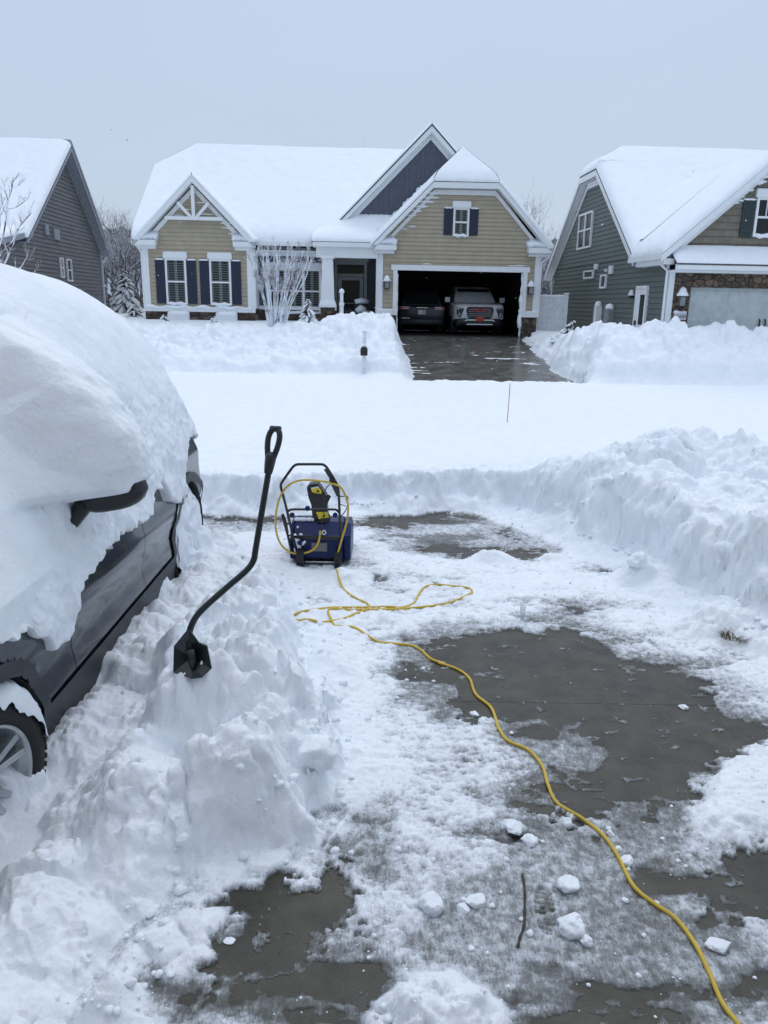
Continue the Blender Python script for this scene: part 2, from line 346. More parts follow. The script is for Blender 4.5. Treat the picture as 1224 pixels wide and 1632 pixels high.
def textmesh(name, s, size, mat, parent, M4, ext=.004, al='CENTER'):
    c = bpy.data.curves.new(name, 'FONT'); c.body = s; c.size = size; c.extrude = ext; c.align_x = al; c.align_y = 'CENTER'
    ob = bpy.data.objects.new(name+'_tmp', c); COL.objects.link(ob); dg = bpy.context.evaluated_depsgraph_get(); dg.update()
    me = bpy.data.meshes.new_from_object(ob.evaluated_get(dg)); bpy.data.objects.remove(ob); me.name = name; me.transform(M4)
    me.materials.clear(); me.materials.append(mat); o = bpy.data.objects.new(name, me); COL.objects.link(o); o.parent = parent; return o

# ------------------------------------------------------------------ snow terrain
G0 = Vector((2.77, 30.76, 1.2)); YAW = R(3)
CLEAR_P = [(-2.9, 8.75), (-2.2, 8.80), (-1.3, 8.72), (-.4, 8.92), (.35, 8.95), (.97, 9.15), (1.5, 8.75), (1.98, 8.07), (2.2, 7.5), (2.36, 7.05), (2.62, 6.1), (2.9, 5.2), (3.1, 4.0), (3.1, .4),
           (-.95, .4), (-1.0, 1.6), (-.95, 2.0), (-.88, 2.35), (-.66, 2.78), (-.36, 2.98), (-.28, 3.3), (-.24, 3.6), (-.36, 4.2), (-.52, 4.9), (-.72, 5.7), (-.98, 6.45), (-1.3, 6.62), (-1.72, 6.65), (-1.72, 7.3), (-2.9, 7.4)]
pz = lambda *pp: [tuple(onz(*p)[:2]) for p in pp]
BARE = [pz((675, 1022), (760, 1002), (920, 996), (1000, 1045), (1140, 1085), (1213, 1175), (1190, 1218), (1060, 1292), (1030, 1312), (930, 1325), (830, 1300), (870, 1240), (900, 1190), (720, 1140), (690, 1075)),
        pz((290, 1455), (360, 1415), (430, 1395), (560, 1380), (602, 1400), (590, 1500), (480, 1560), (420, 1590), (300, 1660), (262, 1640)),
        pz((1085, 1410), (1130, 1370), (1230, 1335), (1300, 1400), (1230, 1475), (1100, 1495)),
        pz((545, 842), (600, 820), (720, 812), (745, 825), (640, 846)), pz((645, 882), (670, 868), (860, 872), (880, 890), (760, 893)),
        pz((310, 812), (440, 810), (500, 826), (420, 836), (310, 828)), pz((770, 852), (830, 838), (820, 862)),
        pz((955, 905), (985, 915), (975, 930)), pz((905, 968), (960, 970), (950, 985)), pz((580, 915), (640, 922), (600, 940)), pz((660, 930), (715, 925), (700, 945)),
        pz((940, 1600), (1000, 1590), (1010, 1660), (930, 1660)), pz((430, 1310), (480, 1312), (460, 1345)), pz((1005, 1465), (1045, 1460), (1040, 1485)), pz((240, 1380), (290, 1370), (270, 1420), (235, 1470))]
THIN = [pz((840, 1110), (960, 1085), (1010, 1150), (960, 1230), (880, 1225), (800, 1160)), pz((660, 1440), (860, 1330), (1060, 1340), (1090, 1470), (1230, 1500), (1230, 1660), (640, 1660)),
        pz((960, 1290), (1090, 1280), (1100, 1370), (1000, 1390)), pz((440, 1290), (620, 1290), (640, 1400), (420, 1400)), pz((380, 1560), (560, 1500), (640, 1560), (600, 1660), (330, 1660)),
        pz((640, 1010), (760, 990), (720, 1150), (640, 1120)), pz((230, 1400), (320, 1360), (300, 1600), (180, 1640)), pz((1100, 1120), (1224, 1150), (1224, 1200), (1120, 1180)),
        pz((320, 800), (560, 800), (560, 850), (320, 850)), pz((560, 800), (900, 800), (940, 870), (820, 900), (620, 880))]
RPATCH = pz((1100, 1270), (1180, 1215), (1260, 1160), (1330, 1260), (1250, 1330), (1180, 1355), (1100, 1330))
HEAPS = [(*onz(x, y)[:2], r, h) for x, y, r, h in ((700, 1600, .17, .055), (770, 1625, .10, .03), (640, 1630, .12, .04), (783, 895, .21, .085), (880, 895, .12, .05), (150, 1600, .15, .09), (560, 925, .2, .05), (330, 1345, .10, .06), (1010, 935, .16, .10), (1160, 960, .2, .12), (1120, 1010, .22, .09), (600, 1000, .3, .02), (815, 1320, .06, .03), (420, 950, .2, .12))]
def terrain(x, y):
    wx = fbm(x*2.1, y*2.1, s=11, o=3)*.10; wy = fbm(x*2.1, y*2.1, s=21, o=3)*.10
    xx, yy = x+wx, y+wy
    fine = fbm(x*9, y*9, s=31, o=4, g=.6); mid = fbm(x*3.2, y*3.2, s=41, o=4); big = fbm(x*.5, y*.5, s=51, o=3)
    near = (y < 12) & (np.abs(x) < 9)
    z = .42+.035*big+.012*mid+.004*fine*(y < 14)
    # faint tracks along the street
    z = z+.02*fbm(x*.8, y*2.5, s=55, o=3)*np.exp(-((y-15.2)/.5)**2)-.012*np.exp(-((y-15.3-.04*x)/.25)**2)*(vn(x*1.6, y*.2, s=57) > -.2)
    # mound of cleared snow beyond the right wall
    n1, n2, cid = worley(xx*2.3, yy*2.3, 61); m1, m2, cid2 = worley(xx*5.0+3, yy*5.0, 71)
    lump = (.55-n1)*.28+(cid-.5)*.26*sst(0, .12, n2-n1); lump2 = (.5-m1)*.08+(cid2-.5)*.07*sst(0, .15, m2-m1)
    r1, r2, rc = worley(x*12+fine, y*12+fine, 75); lump3 = (.5-r1)*.035+(rc-.5)*.040*sst(0, .2, r2-r1)+.014*fbm(x*24, y*24, s=77, o=3)
    lumps = lump+lump2+.05*mid+lump3
    edge = sdf(CLEAR_P, np.where(near, x+fbm(x*3.1, y*3.1, s=81, o=4)*.10, x), np.where(near, y+fbm(x*3.1, y*3.1, s=91, o=4)*.09, y))
    right = sst(.3, 1.4, x+(y-8)*.3)
    mnd = (.50*np.exp(-((x-3.6)/1.25)**2-((y-8.8)/1.15)**2)+.20*np.exp(-((x-4.9)/1.3)**2-((y-7.4)/1.3)**2)+.18*np.exp(-((x-3.9)/1.0)**2-((y-6.2)/1.2)**2))
    ml = np.clip(mnd*3.2, 0, 1)
    z = z+mnd+ml*lumps*.72
    z = z+.11*np.exp(-((x-1.9)/.9)**2-((y-9.6)/.5)**2)+.05*np.exp(-((x-.3)/.5)**2-((y-9.3)/.3)**2)
    z = z+(.25+.30*lumps)*sst(1.3, 2.4, x)*sst(4.9, 5.9, y)*sst(9.6, 8.2, y)*np.exp(-(np.clip(-edge-.25, 0, 9)/.8)**2)*(edge < .3)
    rl = sst(1.6, 2.6, x)*sst(6.0, 4.9, y)      # lower, crumbled right bank close by
    z = z*(1-rl*.42)+rl*lumps*.35
    # left pile beside the car
    lp = sst(-.2, -.5, x)*sst(6.9, 6.3, y)
    pd = np.clip(-edge, 0, 9)
    pile = .36*sst(0, .26, pd)*sst(2.55, 3.1, y)*(.72+.28*sst(6.2, 4.6, y))+.13*sst(0, .22, pd)*sst(3.1, 2.5, y)
    pile = pile*(1-.72*sst(-1.18, -1.52, x)*sst(2.3, 2.9, y))-.38*np.exp(-((x+.96)/.26)**2-((y-3.53)/.22)**2)-.18*np.exp(-((x+1.60)/.28)**2-((y-2.92)/.40)**2)
    pile = pile*(1-.35*np.exp(-((x+1.15)/.35)**2-((y-5.6)/.5)**2))+.07*np.exp(-((x+.75)/.28)**2-((y-3.3)/.25)**2)
    pile = pile+lumps*.85*sst(0, .15, pd)*(.75+.25*sst(2.4, 3.0, y))*(1-.45*sst(-1.1, -1.5, x))+.03*fine
    pile = pile-.05*sst(0, .5, pd)*sst(5.5, 6.4, y)+.25*lump3*sst(-.9, -1.4, x)
    pile = pile*(1-.30*sst(3.0, 2.4, y)*sst(-.8, -1.0, x)); pile = np.maximum(pile, (.13+.55*(lump+lump2)+.6*lump3+.05*mid)*sst(-1.0, -1.3, x)-.16*np.exp(-((x+1.62)/.24)**2-((y-2.92)/.35)**2))
    z = np.where(near, z*(1-lp)+np.maximum(pile, .02)*lp, z)
    # the wall: straight cut faces at the back, softer at left
    blk = (cid-.5)*.15*sst(0, .25, n2-n1)+(cid2-.5)*.05*sst(0, .3, m2-m1)
    ev = edge+.05*vn(x*6, y*6, s=101)+blk
    rw = sst(1.0, 2.2, x); wall = .62*sst(.03, -.07-.03*rw, ev)+.38*sst(-.05, -.11-.16*rw-.15*rl, ev+.07*(cid2-.5))
    wall = np.where(lp > .5, sst(.03, -.10, edge), wall); z = z+lump3*np.exp(-(np.clip(-edge, 0, 9)/.35)**2)*(1-lp)*near
    skirt = .16*sst(.42, 0.0, edge)*(.5+.9*np.clip(mid+.3, 0, 1))*(1-lp)*sst(3.5, 5.5, y)+.07*np.clip(lump2*8+.3, 0, 1)*sst(.35, .02, edge)
    # thin trodden layer on the driveway
    xs, ys = x+fbm(x*4.2, y*4.2, s=111, o=5, g=.62)*.12, y+fbm(x*4.2, y*4.2, s=121, o=5, g=.62)*.12
    loc = near & (edge > -.1)
    th = np.full(x.shape, .034); bare = np.full(x.shape, -1.0)
    xl, yl = xs[loc], ys[loc]
    b = np.full(xl.shape, -1.0)
    for P in BARE: b = np.maximum(b, sdf(P, xl, yl))
    t2 = np.full(xl.shape, -1.0)
    for P in THIN: t2 = np.maximum(t2, sdf(P, xl, yl))
    rp = sdf(RPATCH, xl, yl)
    X, Y = x[loc], y[loc]
    isl = sdf(THIN[0], xl, yl); fpx, fpy = onz(868, 1452)[:2]; fpu = (X-fpx-.10*(Y-fpy))/.047; fpv = (Y-fpy)/.15; foot = sst(1.0, .8, np.sqrt(fpu**2+fpv**2))*(np.abs(fpv+.25) > .10)
    streak = fbm(X*26+Y*9, Y*46, s=131, o=3, g=.6); gr = fbm(X*14, Y*22, s=141, o=4, g=.6)
    k1, k2, kc = worley(X*22+gr[:]*1.1, Y*34+gr*.8, 151)
    brk = fbm(X*7, Y*9, s=191, o=5, g=.65); bb = b-.035+.15*brk-1.2*np.clip(isl+.03, 0, .12)
    tz = sst(-.14, .08, t2+.09*brk); eg = sst(-.30, .02, bb+.05*gr)
    q = .026-.0135*tz-.012*eg*(1-.5*tz)-.030*sst(.0, .05, bb)
    fl2 = (1-.65*tz)*(1-.5*eg)
    q = q+.011*gr*fl2+.008*(kc-.45)*sst(0, .3, k2-k1)*fl2+.010*streak*fl2+.0045*fbm(X*70, Y*70, s=161, o=2)*fl2
    q = np.where((isl > -.05) & (bb < .02), np.clip(q, .004+.006*brk, .012), q)
    for (hx_, hy_, hr, hh_) in HEAPS: q = q+hh_*np.exp(-(((X-hx_)/hr)**2+((Y-hy_)/(hr*.75))**2+.25*gr)**2)*(1+.5*gr)+(.6*lump3[loc]+.25*lump2[loc])*np.exp(-((X-hx_)/hr)**2-((Y-hy_)/(hr*.75))**2)
    q = q+.05*sst(-.02, .08, rp)+.016*np.clip(fbm(X*2.2, Y*2.2, s=171, o=3), 0, 1)*(1-tz)
    q = q-.014*sst(.08, .40, fbm(X*1.5+4, Y*3.2, s=181, o=4))*(1-sst(0, .1, rp))
    q = q-foot*(.002+.008*(np.sin((Y-fpy)*230+2.5*fpu) > .1))+.004*sst(.85, 1.0, np.sqrt(fpu**2+fpv**2))*sst(1.25, 1.0, np.sqrt(fpu**2+fpv**2))
    fl_ = fbm(X*9, Y*15, s=195, o=5, g=.65)
    q = np.where((bb > -.02) & (fl_ > .15+.20*sst(.03, .2, bb)), np.maximum(q, .001+.014*(fl_-.15)), q)
    far = sst(4.6, 6.0, Y); q = q+far*.006
    th[loc] = q
    zt = th+np.maximum(skirt, 0)*(edge > -.5)
    z = np.where(near | (y < 9.6), z*wall+zt*(1-wall), z)
    z = np.where(edge < -.4, np.where(near, z, z), z)
    depth = np.where(near, z, 1.0); depth = np.where(near & (edge < -.12), np.maximum(depth, .08), depth)
    z = np.where(near & (z < 0), -.02-.0*z, z)
    # ---- far bank, lawns, opposite driveway
    fl = y > 17
    nf = fbm(x*1.3, y*1.3, s=201, o=4, g=.55); f1, f2, fc = worley(x*1.5+nf*.3, y*1.5+nf*.3, 211); nn = fbm(x*4, y*4, s=221, o=4, g=.6)
    h1, h2, hc = worley(x*3.4+nf*.4, y*3.4+nf*.4, 231); chunk = (.5-f1)*.34+(fc-.5)*.26*sst(0, .15, f2-f1)+.12*nf+.09*nn+(.45-h1)*.16+(hc-.5)*.12*sst(0, .2, h2-h1)
    yl_ = 21.9+.25*nf+.02*(x+6)
    left = np.interp(y-yl_, [-.05, 0.25, .9, 2.6, 4.5, 7.5, 30, 60], [.43, .74, .88, 1.15, 1.40, 1.66, 1.75, 1.8])
    left = left+.62*np.exp(-((x+.75+.0*y)/1.5)**2-((y-26.0)/2.2)**2)+.42*np.exp(-((x-.05)/.8)**2-((y-24.0)/1.6)**2)+.22*np.exp(-((x+3.2)/1.8)**2-((y-25.2)/1.5)**2)+.10*np.exp(-((x+7)/2.5)**2-((y-24.5)/1.2)**2)
    left = left+chunk*(.30+.75*np.exp(-((y-24.8)/2.2)**2))*sst(0, .4, y-yl_)*sst(30, 27.5, y)
    yr_ = 20.7+.2*nf
    rgt = np.interp(y-yr_, [-.05, .35, 1.1, 2.0, 3.2, 5.5, 9, 30, 60], [.43, .95, 1.45, 1.78, 1.72, 1.5, 1.45, 1.6, 1.8])
    rgt = rgt-.14*sst(6.5, 9.5, x)*sst(yr_, yr_+1.5, y)
    rgt = rgt+.24*np.exp(-((x-8.3)/1.3)**2-((y-23)/1.6)**2)+.20*np.exp(-((x-10.2)/1.2)**2-((y-22.5)/1.2)**2)-.10*np.exp(-((x-9.3)/.5)**2-((y-23)/1.0)**2)
    rgt = rgt+.75*chunk*np.exp(-((y-22.6)/2.0)**2)*sst(0, .5, y-yr_)+.70*chunk*np.exp(-((y-24.6)/1.6)**2)
    xL = np.interp(y, [20.5, 22, 24, 30.8], [1.0, .82, .66, .36])-.10*nf; xR = np.interp(y, [20.5, 24, 30.8], [5.35, 5.1, 5.15])+.10*nf
    aL = sst(xL+.12+.25*(fc-.5), xL-.55, x); aR = sst(xR-.15+.5*(fc-.5)*.6, xR+1.0+.4*nf, x)
    slab = np.interp(y, [20.3, 30.8], [.12, 1.2])
    stk_ = sst(.36, .44, fbm(x*1.1, y*3.2, s=241, o=4, g=.6))*sst(22, 23, y); mid_ = slab-.05+.054*stk_; depth = np.where(fl, .016+.01*(y > 0), depth); depth = np.where(fl & ~((x > xL+.1) & (x < xR+.3) & (y > 21.2) & (y < 30.9)), 1.0, depth)
    lip = sst(20.9, 20.55, y+.18*nf+.05*nn)
    mid_ = mid_*(1-lip)+(.47+.06*nf+.05*nn)*lip
    zz = mid_*(1-aL)*(1-aR)+left*aL+rgt*aR
    zz = np.where(y > 30.9, left*(1-aR)+rgt*aR, zz)
    inh = (y > 30.6) & (x > .1) & (x < 5.6); zz = np.where(inh & (y < 38), 1.0, zz)
    kf = np.maximum(sst(20.1, 20.6, y)*1.0, 0); kf = np.where((x < 1.2) | (x > 5.0), sst(20.0, 21.2, y), kf)
    z = np.where(fl, z*(1-kf)+np.where(y > 20, zz, z)*kf, z)
    hills = sst(90, 260, np.hypot(x, y))*2.0
    return z+hills, depth
rows = [np.linspace(-20, .0, 12)[:-1]]
Yp = [2.0]
while Yp[-1] < 320:
    v = Yp[-1]; yw = v-2
    r = .012 if yw < 1.3 else (.0021 if yw < 9.6 else (.0045 if yw < 19 else (.0028 if yw < 27 else (.006 if yw < 34 else .03))))
    Yp.append(v*(1+r))
Yp = np.array(Yp); ys_ = Yp-2
sc = np.concatenate([-np.geomspace(6, .62, 26)[:-1], np.arange(-.62, .62, .00165), np.geomspace(.62, 6, 26)])
GX = np.concatenate([np.outer(np.full(11, 2.0), sc), np.outer(Yp, sc)]); GY = np.concatenate([np.repeat(rows[0][:, None], len(sc), 1), np.repeat(ys_[:, None], len(sc), 1)])
GZ, GD = terrain(GX, GY)
# rough sideways displacement on steep banks so cut faces are not smooth
gzy = np.gradient(GZ, axis=0)/np.maximum(np.gradient(GY, axis=0), 1e-4); gzx = np.gradient(GZ, axis=1)/np.maximum(np.abs(np.gradient(GX, axis=1)), 1e-4)
steep = np.clip(np.hypot(gzx, gzy)/3.0, 0, 1)*(GY < 30)*(GY > 1)*(GZ > .05)
amp = steep*np.where(GY < 12, .040, .10); f = np.where(GY < 12, 5.0, 2.0)
dX = amp*fbm(GX*f, GY*f, GZ*f*1.6, s=301, o=3); dY = amp*fbm(GX*f, GY*f, GZ*f*1.6, s=311, o=3)
TV = np.stack([GX+dX, GY+dY, GZ], -1).reshape(-1, 3)
tg = npmesh('snow_ground', TV, grid_faces(*GX.shape), SNOWT); tag(tg, kind='structure')
at_ = tg.data.attributes.new('depth', 'FLOAT', 'POINT'); at_.data.foreach_set('value', GD.ravel().astype(np.float32))
def surf(x, y): z, d = terrain(np.array([float(x)]), np.array([float(y)])); return float(z[0])
def surfs(P): a = np.array(P, float); return terrain(a[:, 0], a[:, 1])[0]

# concrete driveway slabs with open joints
jA, jB = onz(563+60, 1118), onz(1087, 1140); jy = 4.34
m = MB()
for (x0, x1) in ((-4.6, 3.0),):
    for (y0, y1) in ((-6, 1.2), (1.208, jy-.004), (jy+.004, 9.4)):
        m.box((x0, y0, -.15), (x1, y1, -.0)) 
m.box((-4.5, jy-.0035, -.1), (2.95, jy+.0035, -.0012)); m2 = m.build('driveway', CONC); tag(m2, kind='structure')
m = MB(); sl = lambda y: .12+(y-20.3)*(1.08/10.5)
for (x0, x1) in ((-.2, 2.93), (2.945, 6.0)):
    for (y0, y1) in ((20.0, 24.4), (24.412, 27.6), (27.612, 30.72)):
        c4 = ((x0, y0), (x1, y0), (x1, y1), (x0, y1)); pp = lambda d: [(p+(30.7-q)*.045, q, sl(q)+d) for p, q in c4]
        m.hexa(pp(-.12)+pp(0))
tag(m.build('opposite_driveway', CONC2, bevel=.004), kind='structure')

# ------------------------------------------------------------------ house building helpers (all in the house's own frame: u right, v back, w up)
def siding(T, poly, pitch=.15, out=.028):
    """lapped boards over a convex polygon (a,w); T(a,w,o) -> point, o = distance out of the wall"""
    m = MB(); ws = [p[1] for p in poly]; w0, w1 = min(ws), max(ws)
    def ext(h):
        xs = []
        for i in range(len(poly)):
            (a, b), (c, d) = poly[i], poly[(i+1) % len(poly)]
            if abs(b-d) < 1e-9:
                if abs(b-h) < 1e-6: xs += [a, c]
            elif min(b, d)-1e-9 <= h <= max(b, d)+1e-9: xs.append(a+(c-a)*(h-b)/(d-b))
        return (min(xs), max(xs)) if xs else None
    k0 = math.floor(w0/pitch); h = k0*pitch
    while h < w1-1e-6:
        lo, hi = max(h, w0), min(h+pitch, w1)
        if hi-lo > .002:
            e0, e1 = ext(lo+1e-5), ext(hi-1e-5)
            if e0 and e1:
                g = min(.018, (hi-lo)*.4); eg = ext(lo+g) or e0
                m.quad(T(e0[0], lo, 0), T(e0[1], lo, 0), T(eg[1], lo+g, 0), T(eg[0], lo+g, 0))
                m.quad(T(eg[0], lo+g, 0), T(eg[1], lo+g, 0), T(eg[1], lo+g, out), T(eg[0], lo+g, out))
                m.quad(T(eg[0], lo+g, out), T(eg[1], lo+g, out), T(e1[1], hi, .006), T(e1[0], hi, .006))
                m.quad(T(e1[0], hi, .006), T(e1[1], hi, .006), T(e1[1], hi, 0), T(e1[0], hi, 0))
        h += pitch
    return m
def TF(v0): return lambda a, w, o=0: (a, v0-o, w)           # wall facing the street
def TR(u0): return lambda a, w, o=0: (u0+o, a, w)           # wall facing right, a = v
def TL(u0): return lambda a, w, o=0: (u0-o, a, w)           # wall facing left
def tb(m, T, a0, a1, w0, w1, o0, o1): m.hexa([T(a0, w0, o0), T(a1, w0, o0), T(a1, w0, o1), T(a0, w0, o1), T(a0, w1, o0), T(a1, w1, o0), T(a1, w1, o1), T(a0, w1, o1)])
def plate(par, name, mat, T, a0, a1, w0, w1, o0, o1, bevel=0): m = MB(); tb(m, T, a0, a1, w0, w1, o0, o1); return m.build(name, mat, par, bevel=bevel)
def window(par, T, a0, a1, w0, w1, head=.16, cols=1, blinds=True, rail=.5, ft=.07, fo=.09, mat=WHITE, snow=True, muntin=False):
    m = MB(); tb(m, T, a0, a0+ft, w0, w1, .0, fo); tb(m, T, a1-ft, a1, w0, w1, .0, fo); tb(m, T, a0+ft, a1-ft, w0, w0+ft, 0, fo-.002); tb(m, T, a0+ft, a1-ft, w1-ft, w1, 0, fo-.002)
    wm = w0+(w1-w0)*rail; tb(m, T, a0+ft, a1-ft, wm-.03, wm+.03, 0, fo-.015)
    for k in range(1, cols): c = a0+(a1-a0)*k/cols; tb(m, T, c-.05, c+.05, w0+ft, w1-ft, 0, fo-.004)
    if muntin: c = (a0+a1)/2; tb(m, T, c-.012, c+.012, wm+.03, w1-ft, 0, fo-.02)
    if head: tb(m, T, a0-.05, a1+.05, w1+.001, w1+head, 0, fo+.03)
    fr = m.build('window', mat, par)
    plate(fr, 'pane', GLASSD, T, a0+ft-.01, a1-ft+.01, w0+ft-.01, w1-ft+.01, .004, .032)
    if blinds:
        b = MB()
        for k in range(cols):
            l = a0+(a1-a0)*k/cols+(ft if k == 0 else .05)+.015; r = a0+(a1-a0)*(k+1)/cols-(ft if k == cols-1 else .05)-.015; c = (l+r)/2
            for (x0, x1) in ((l, l+.03), (r-.03, r), (c-.05, c-.006), (c+.006, c+.05)): tb(b, T, x0, x1, w0+ft, w1-ft, .033, .043)
            h = w0+ft+.05
            while h < w1-ft-.03:
                for (x0, x1) in ((l+.03, c-.05), (c+.05, r-.03)): tb(b, T, x0, x1, h, h+.018, .033, .038)
                h += .085
        b.build('louvre', BLIND, fr)
    if snow:
        s = MB(); s.tube([T(a0+.02+(a1-a0-.04)*i/6, w0+.03+.02*math.sin(i*2.1), fo*.7) for i in range(7)], [.03, .06, .07, .055, .07, .06, .03], 8)
        if head: s.tube([T(a0-.04+(a1-a0+.08)*i/6, w1+head+.01, (fo+.03)*.5) for i in range(7)], .035, 8)
        s.build('sill_snow', SNOWF, fr, smooth=True)
    return fr
def shutters(par, T, a0, a1, w0, w1, wd=.36, mat=None):
    for x0 in (a0-wd-.02, a1+.02):
        m = MB(); tb(m, T, x0, x0+wd, w0, w1, .03, .055)
        n = 4
        for k in range(n): tb(m, T, x0+wd*k/n+.004, x0+wd*(k+1)/n-.004, w0+.004, w1-.004, .055, .066)
        for h in (w0+(w1-w0)*.18, w0+(w1-w0)*.82): tb(m, T, x0+.004, x0+wd-.004, h-.05, h+.05, .066, .078)
        s = m.build('shutter', mat or NAVY, par)
        t = MB(); t.tube([T(x0+.0+wd*i/4, w1+.015, .05) for i in range(5)], [.02, .035, .03, .035, .02], 6); t.build('shutter_snow', SNOWF, s, smooth=True)
def roofslab(par, name, quads, thick=.14, mat=None):
    m = MB()
    for q in quads: m.hexa([(p[0], p[1], p[2]-thick) for p in q]+[tuple(p) for p in q])
    return m.build(name, mat or SHINGLE, par)
def roofsnow(par, polys, T=.30, res=.22, seed=0, over=.05):
    """polys: list of (four corners a,b,c,d ; open edges as string of 0..3 where edge i joins corner i and i+1); snow blanket of thickness T"""
    VV = []; FF = []; off = 0
    for q, op in polys:
        q = [np.array(p, float) for p in q]; L1 = max(np.linalg.norm(q[1]-q[0]), np.linalg.norm(q[2]-q[3])); L2 = max(np.linalg.norm(q[3]-q[0]), np.linalg.norm(q[2]-q[1]))
        nu = max(4, int(L1/res)); nv = max(4, int(L2/res))
        def samp(n, o0, o1):
            t = list(np.linspace(0, 1, n)); return np.array(sorted(set(t+([0.004, .012, .03] if o0 else [])+([.996, .988, .97] if o1 else []))))
        U = samp(nu, '3' in op, '1' in op); Vv = samp(nv, '0' in op, '2' in op); uu, vv = np.meshgrid(U, Vv)
        P = ((1-uu)*(1-vv))[..., None]*q[0]+(uu*(1-vv))[..., None]*q[1]+(uu*vv)[..., None]*q[2]+((1-uu)*vv)[..., None]*q[3]
        d = np.full(uu.shape, 9.)
        if '0' in op: d = np.minimum(d, vv*L2)
        if '2' in op: d = np.minimum(d, (1-vv)*L2)
        if '3' in op: d = np.minimum(d, uu*L1)
        if '1' in op: d = np.minimum(d, (1-uu)*L1)
        x, y, z = P[..., 0], P[..., 1], P[..., 2]
        th = T*(.30+.70*(1-np.exp(-d/.16)))*(1+.10*fbm(x*.6+seed, y*.6, z*.6, s=seed+5, o=3)); th = np.where(d < 1e-6, .0, th)
        n = np.cross(q[1]-q[0], q[3]-q[0]); n = n/np.linalg.norm(n); n = n if n[2] > 0 else -n
        dr = np.array([0, 0, 1.])*.75+n*.25
        P = P+dr*th[..., None]; P[..., 2] += .004
        VV.append(P.reshape(-1, 3)); FF.append(grid_faces(*uu.shape)+off); off += uu.size
    return npmesh('roof_snow', np.concatenate(VV), np.concatenate(FF), SNOWF, par)
def snowpatch(par, T, pts, seed=0, name='wall_snow'):   # wind-blown streaks stuck on a wall
    rnd = random.Random(seed); m = MB()
    for (a, w, l, h) in pts:
        n = 7; m.tube([T(a-l/2+l*i/(n-1), w+rnd.uniform(-.01, .01), .02) for i in range(n)], [max(.006, h/2*math.sin(math.pi*(i+.35)/(n-.3))*rnd.uniform(.75, 1.2)) for i in range(n)], 6)
    return m.build(name, SNOWF, par, smooth=True)
def rake(m, T, pts, d=.24, o0=.28, o1=.34):   # band following a roofline; pts (a,w) polyline
    for (a, b), (c, e) in zip(pts, pts[1:]):
        m.hexa([T(a, b-d, o0), T(c, e-d, o0), T(c, e-d, o1), T(a, b-d, o1), T(a, b, o0), T(c, e, o0), T(c, e, o1), T(a, b, o1)])
def lantern(par, T, a, w, sc=1.0):
    m = MB(); tb(m, T, a-.07*sc, a+.07*sc, w-.02, w+.02, .02, .2*sc)
    for x in (-.085, .085):
        for o in (.06, .21): tb(m, T, a+x*sc-.008, a+x*sc+.008, w-.26*sc, w, o*sc-.008, o*sc+.008)
    tb(m, T, a-.1*sc, a+.1*sc, w-.285*sc, w-.26*sc, .04*sc, .23*sc); r = m.build('wall_lantern', BLACKP, par)
    plate(r, 'lamp_glass', LAMPG, T, a-.07*sc, a+.07*sc, w-.25*sc, w-.02, .075*sc, .195*sc)
    s = MB(); c = Vector(T(a, w, .13*sc)); s.lathe([(.14*sc, -.0), (.155*sc, .03*sc), (.11*sc, .10*sc), (.07*sc, .19*sc), (.02*sc, .23*sc), (.001, .235*sc)], lambda x, y, h: (c.x+x, c.y+y, c.z+h), 12); s.build('lantern_snow', SNOWF, r, smooth=True)

# ------------------------------------------------------------------ the tan house across the street
H = empty('house', G0, YAW); tag(H, 'tan house with navy shutters, snow covered roof and open two-car garage', 'house')
F0 = TF(0.0)
# garage wing
wall = siding(F0, [(-2.98, .95), (-2.42-.16, .95), (-2.42-.16, 2.62), (-2.98, 2.62)])
for P in ([(2.42+.16, .95), (2.85, .95), (2.85, 2.62), (2.58, 2.62)], [(-2.98, 2.62), (2.85, 2.62), (2.85, 3.5), (1.2, 5.42), (-1.15, 5.42), (-2.98, 3.6)]):
    q = siding(F0, P); n = len(wall.v); wall.v += q.v; wall.f += [tuple(n+i for i in f) for f in q.f]
wall.build('garage_wall', TAN, H)
m = MB(); tb(m, F0, -3.16, 3.0, .0, 2.6, -.2, -.02)  # wall core around the opening
m = MB()
for (a0, a1, w0, w1) in ((-3.16, -2.5, 0, 2.5), (2.5, 3.0, 0, 2.5), (-3.16, 3.0, 2.5, 3.3)): tb(m, F0, a0, a1, w0, w1, -.2, -.003)
m.prism([(-3.16, 3.3), (3.0, 3.3), (1.2, 5.45), (-1.15, 5.45)], lambda a, b, d: (a, d, b), .003, .2)
m.box((-3.16, .2, 0), (-3.0, 8, 3.3)); m.box((2.84, .2, 0), (3.0, 12, 3.3)); m.build('wall_core', TAN, H)
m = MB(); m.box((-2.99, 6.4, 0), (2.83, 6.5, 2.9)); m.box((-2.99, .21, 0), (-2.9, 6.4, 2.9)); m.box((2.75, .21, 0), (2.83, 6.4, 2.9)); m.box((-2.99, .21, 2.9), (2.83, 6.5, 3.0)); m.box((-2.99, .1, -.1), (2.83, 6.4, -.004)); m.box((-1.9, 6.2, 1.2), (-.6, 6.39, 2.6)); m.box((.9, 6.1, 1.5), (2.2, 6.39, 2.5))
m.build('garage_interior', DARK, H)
m = MB()
tb(m, F0, -3.2, -2.98, .95, 3.1, 0, .045); tb(m, F0, 2.85, 3.04, .95, 3.1, 0, .045)
tb(m, F0, -2.58, -2.42, 0, 2.42, -.15, .05); tb(m, F0, 2.42, 2.58, 0, 2.42, -.15, .05); tb(m, F0, -2.66, 2.66, 2.42, 2.62, -.15, .06)
tb(m, F0, -3.24, -2.58, .76, .95, 0, .09); tb(m, F0, 2.58, 3.08, .76, .95, 0, .09)
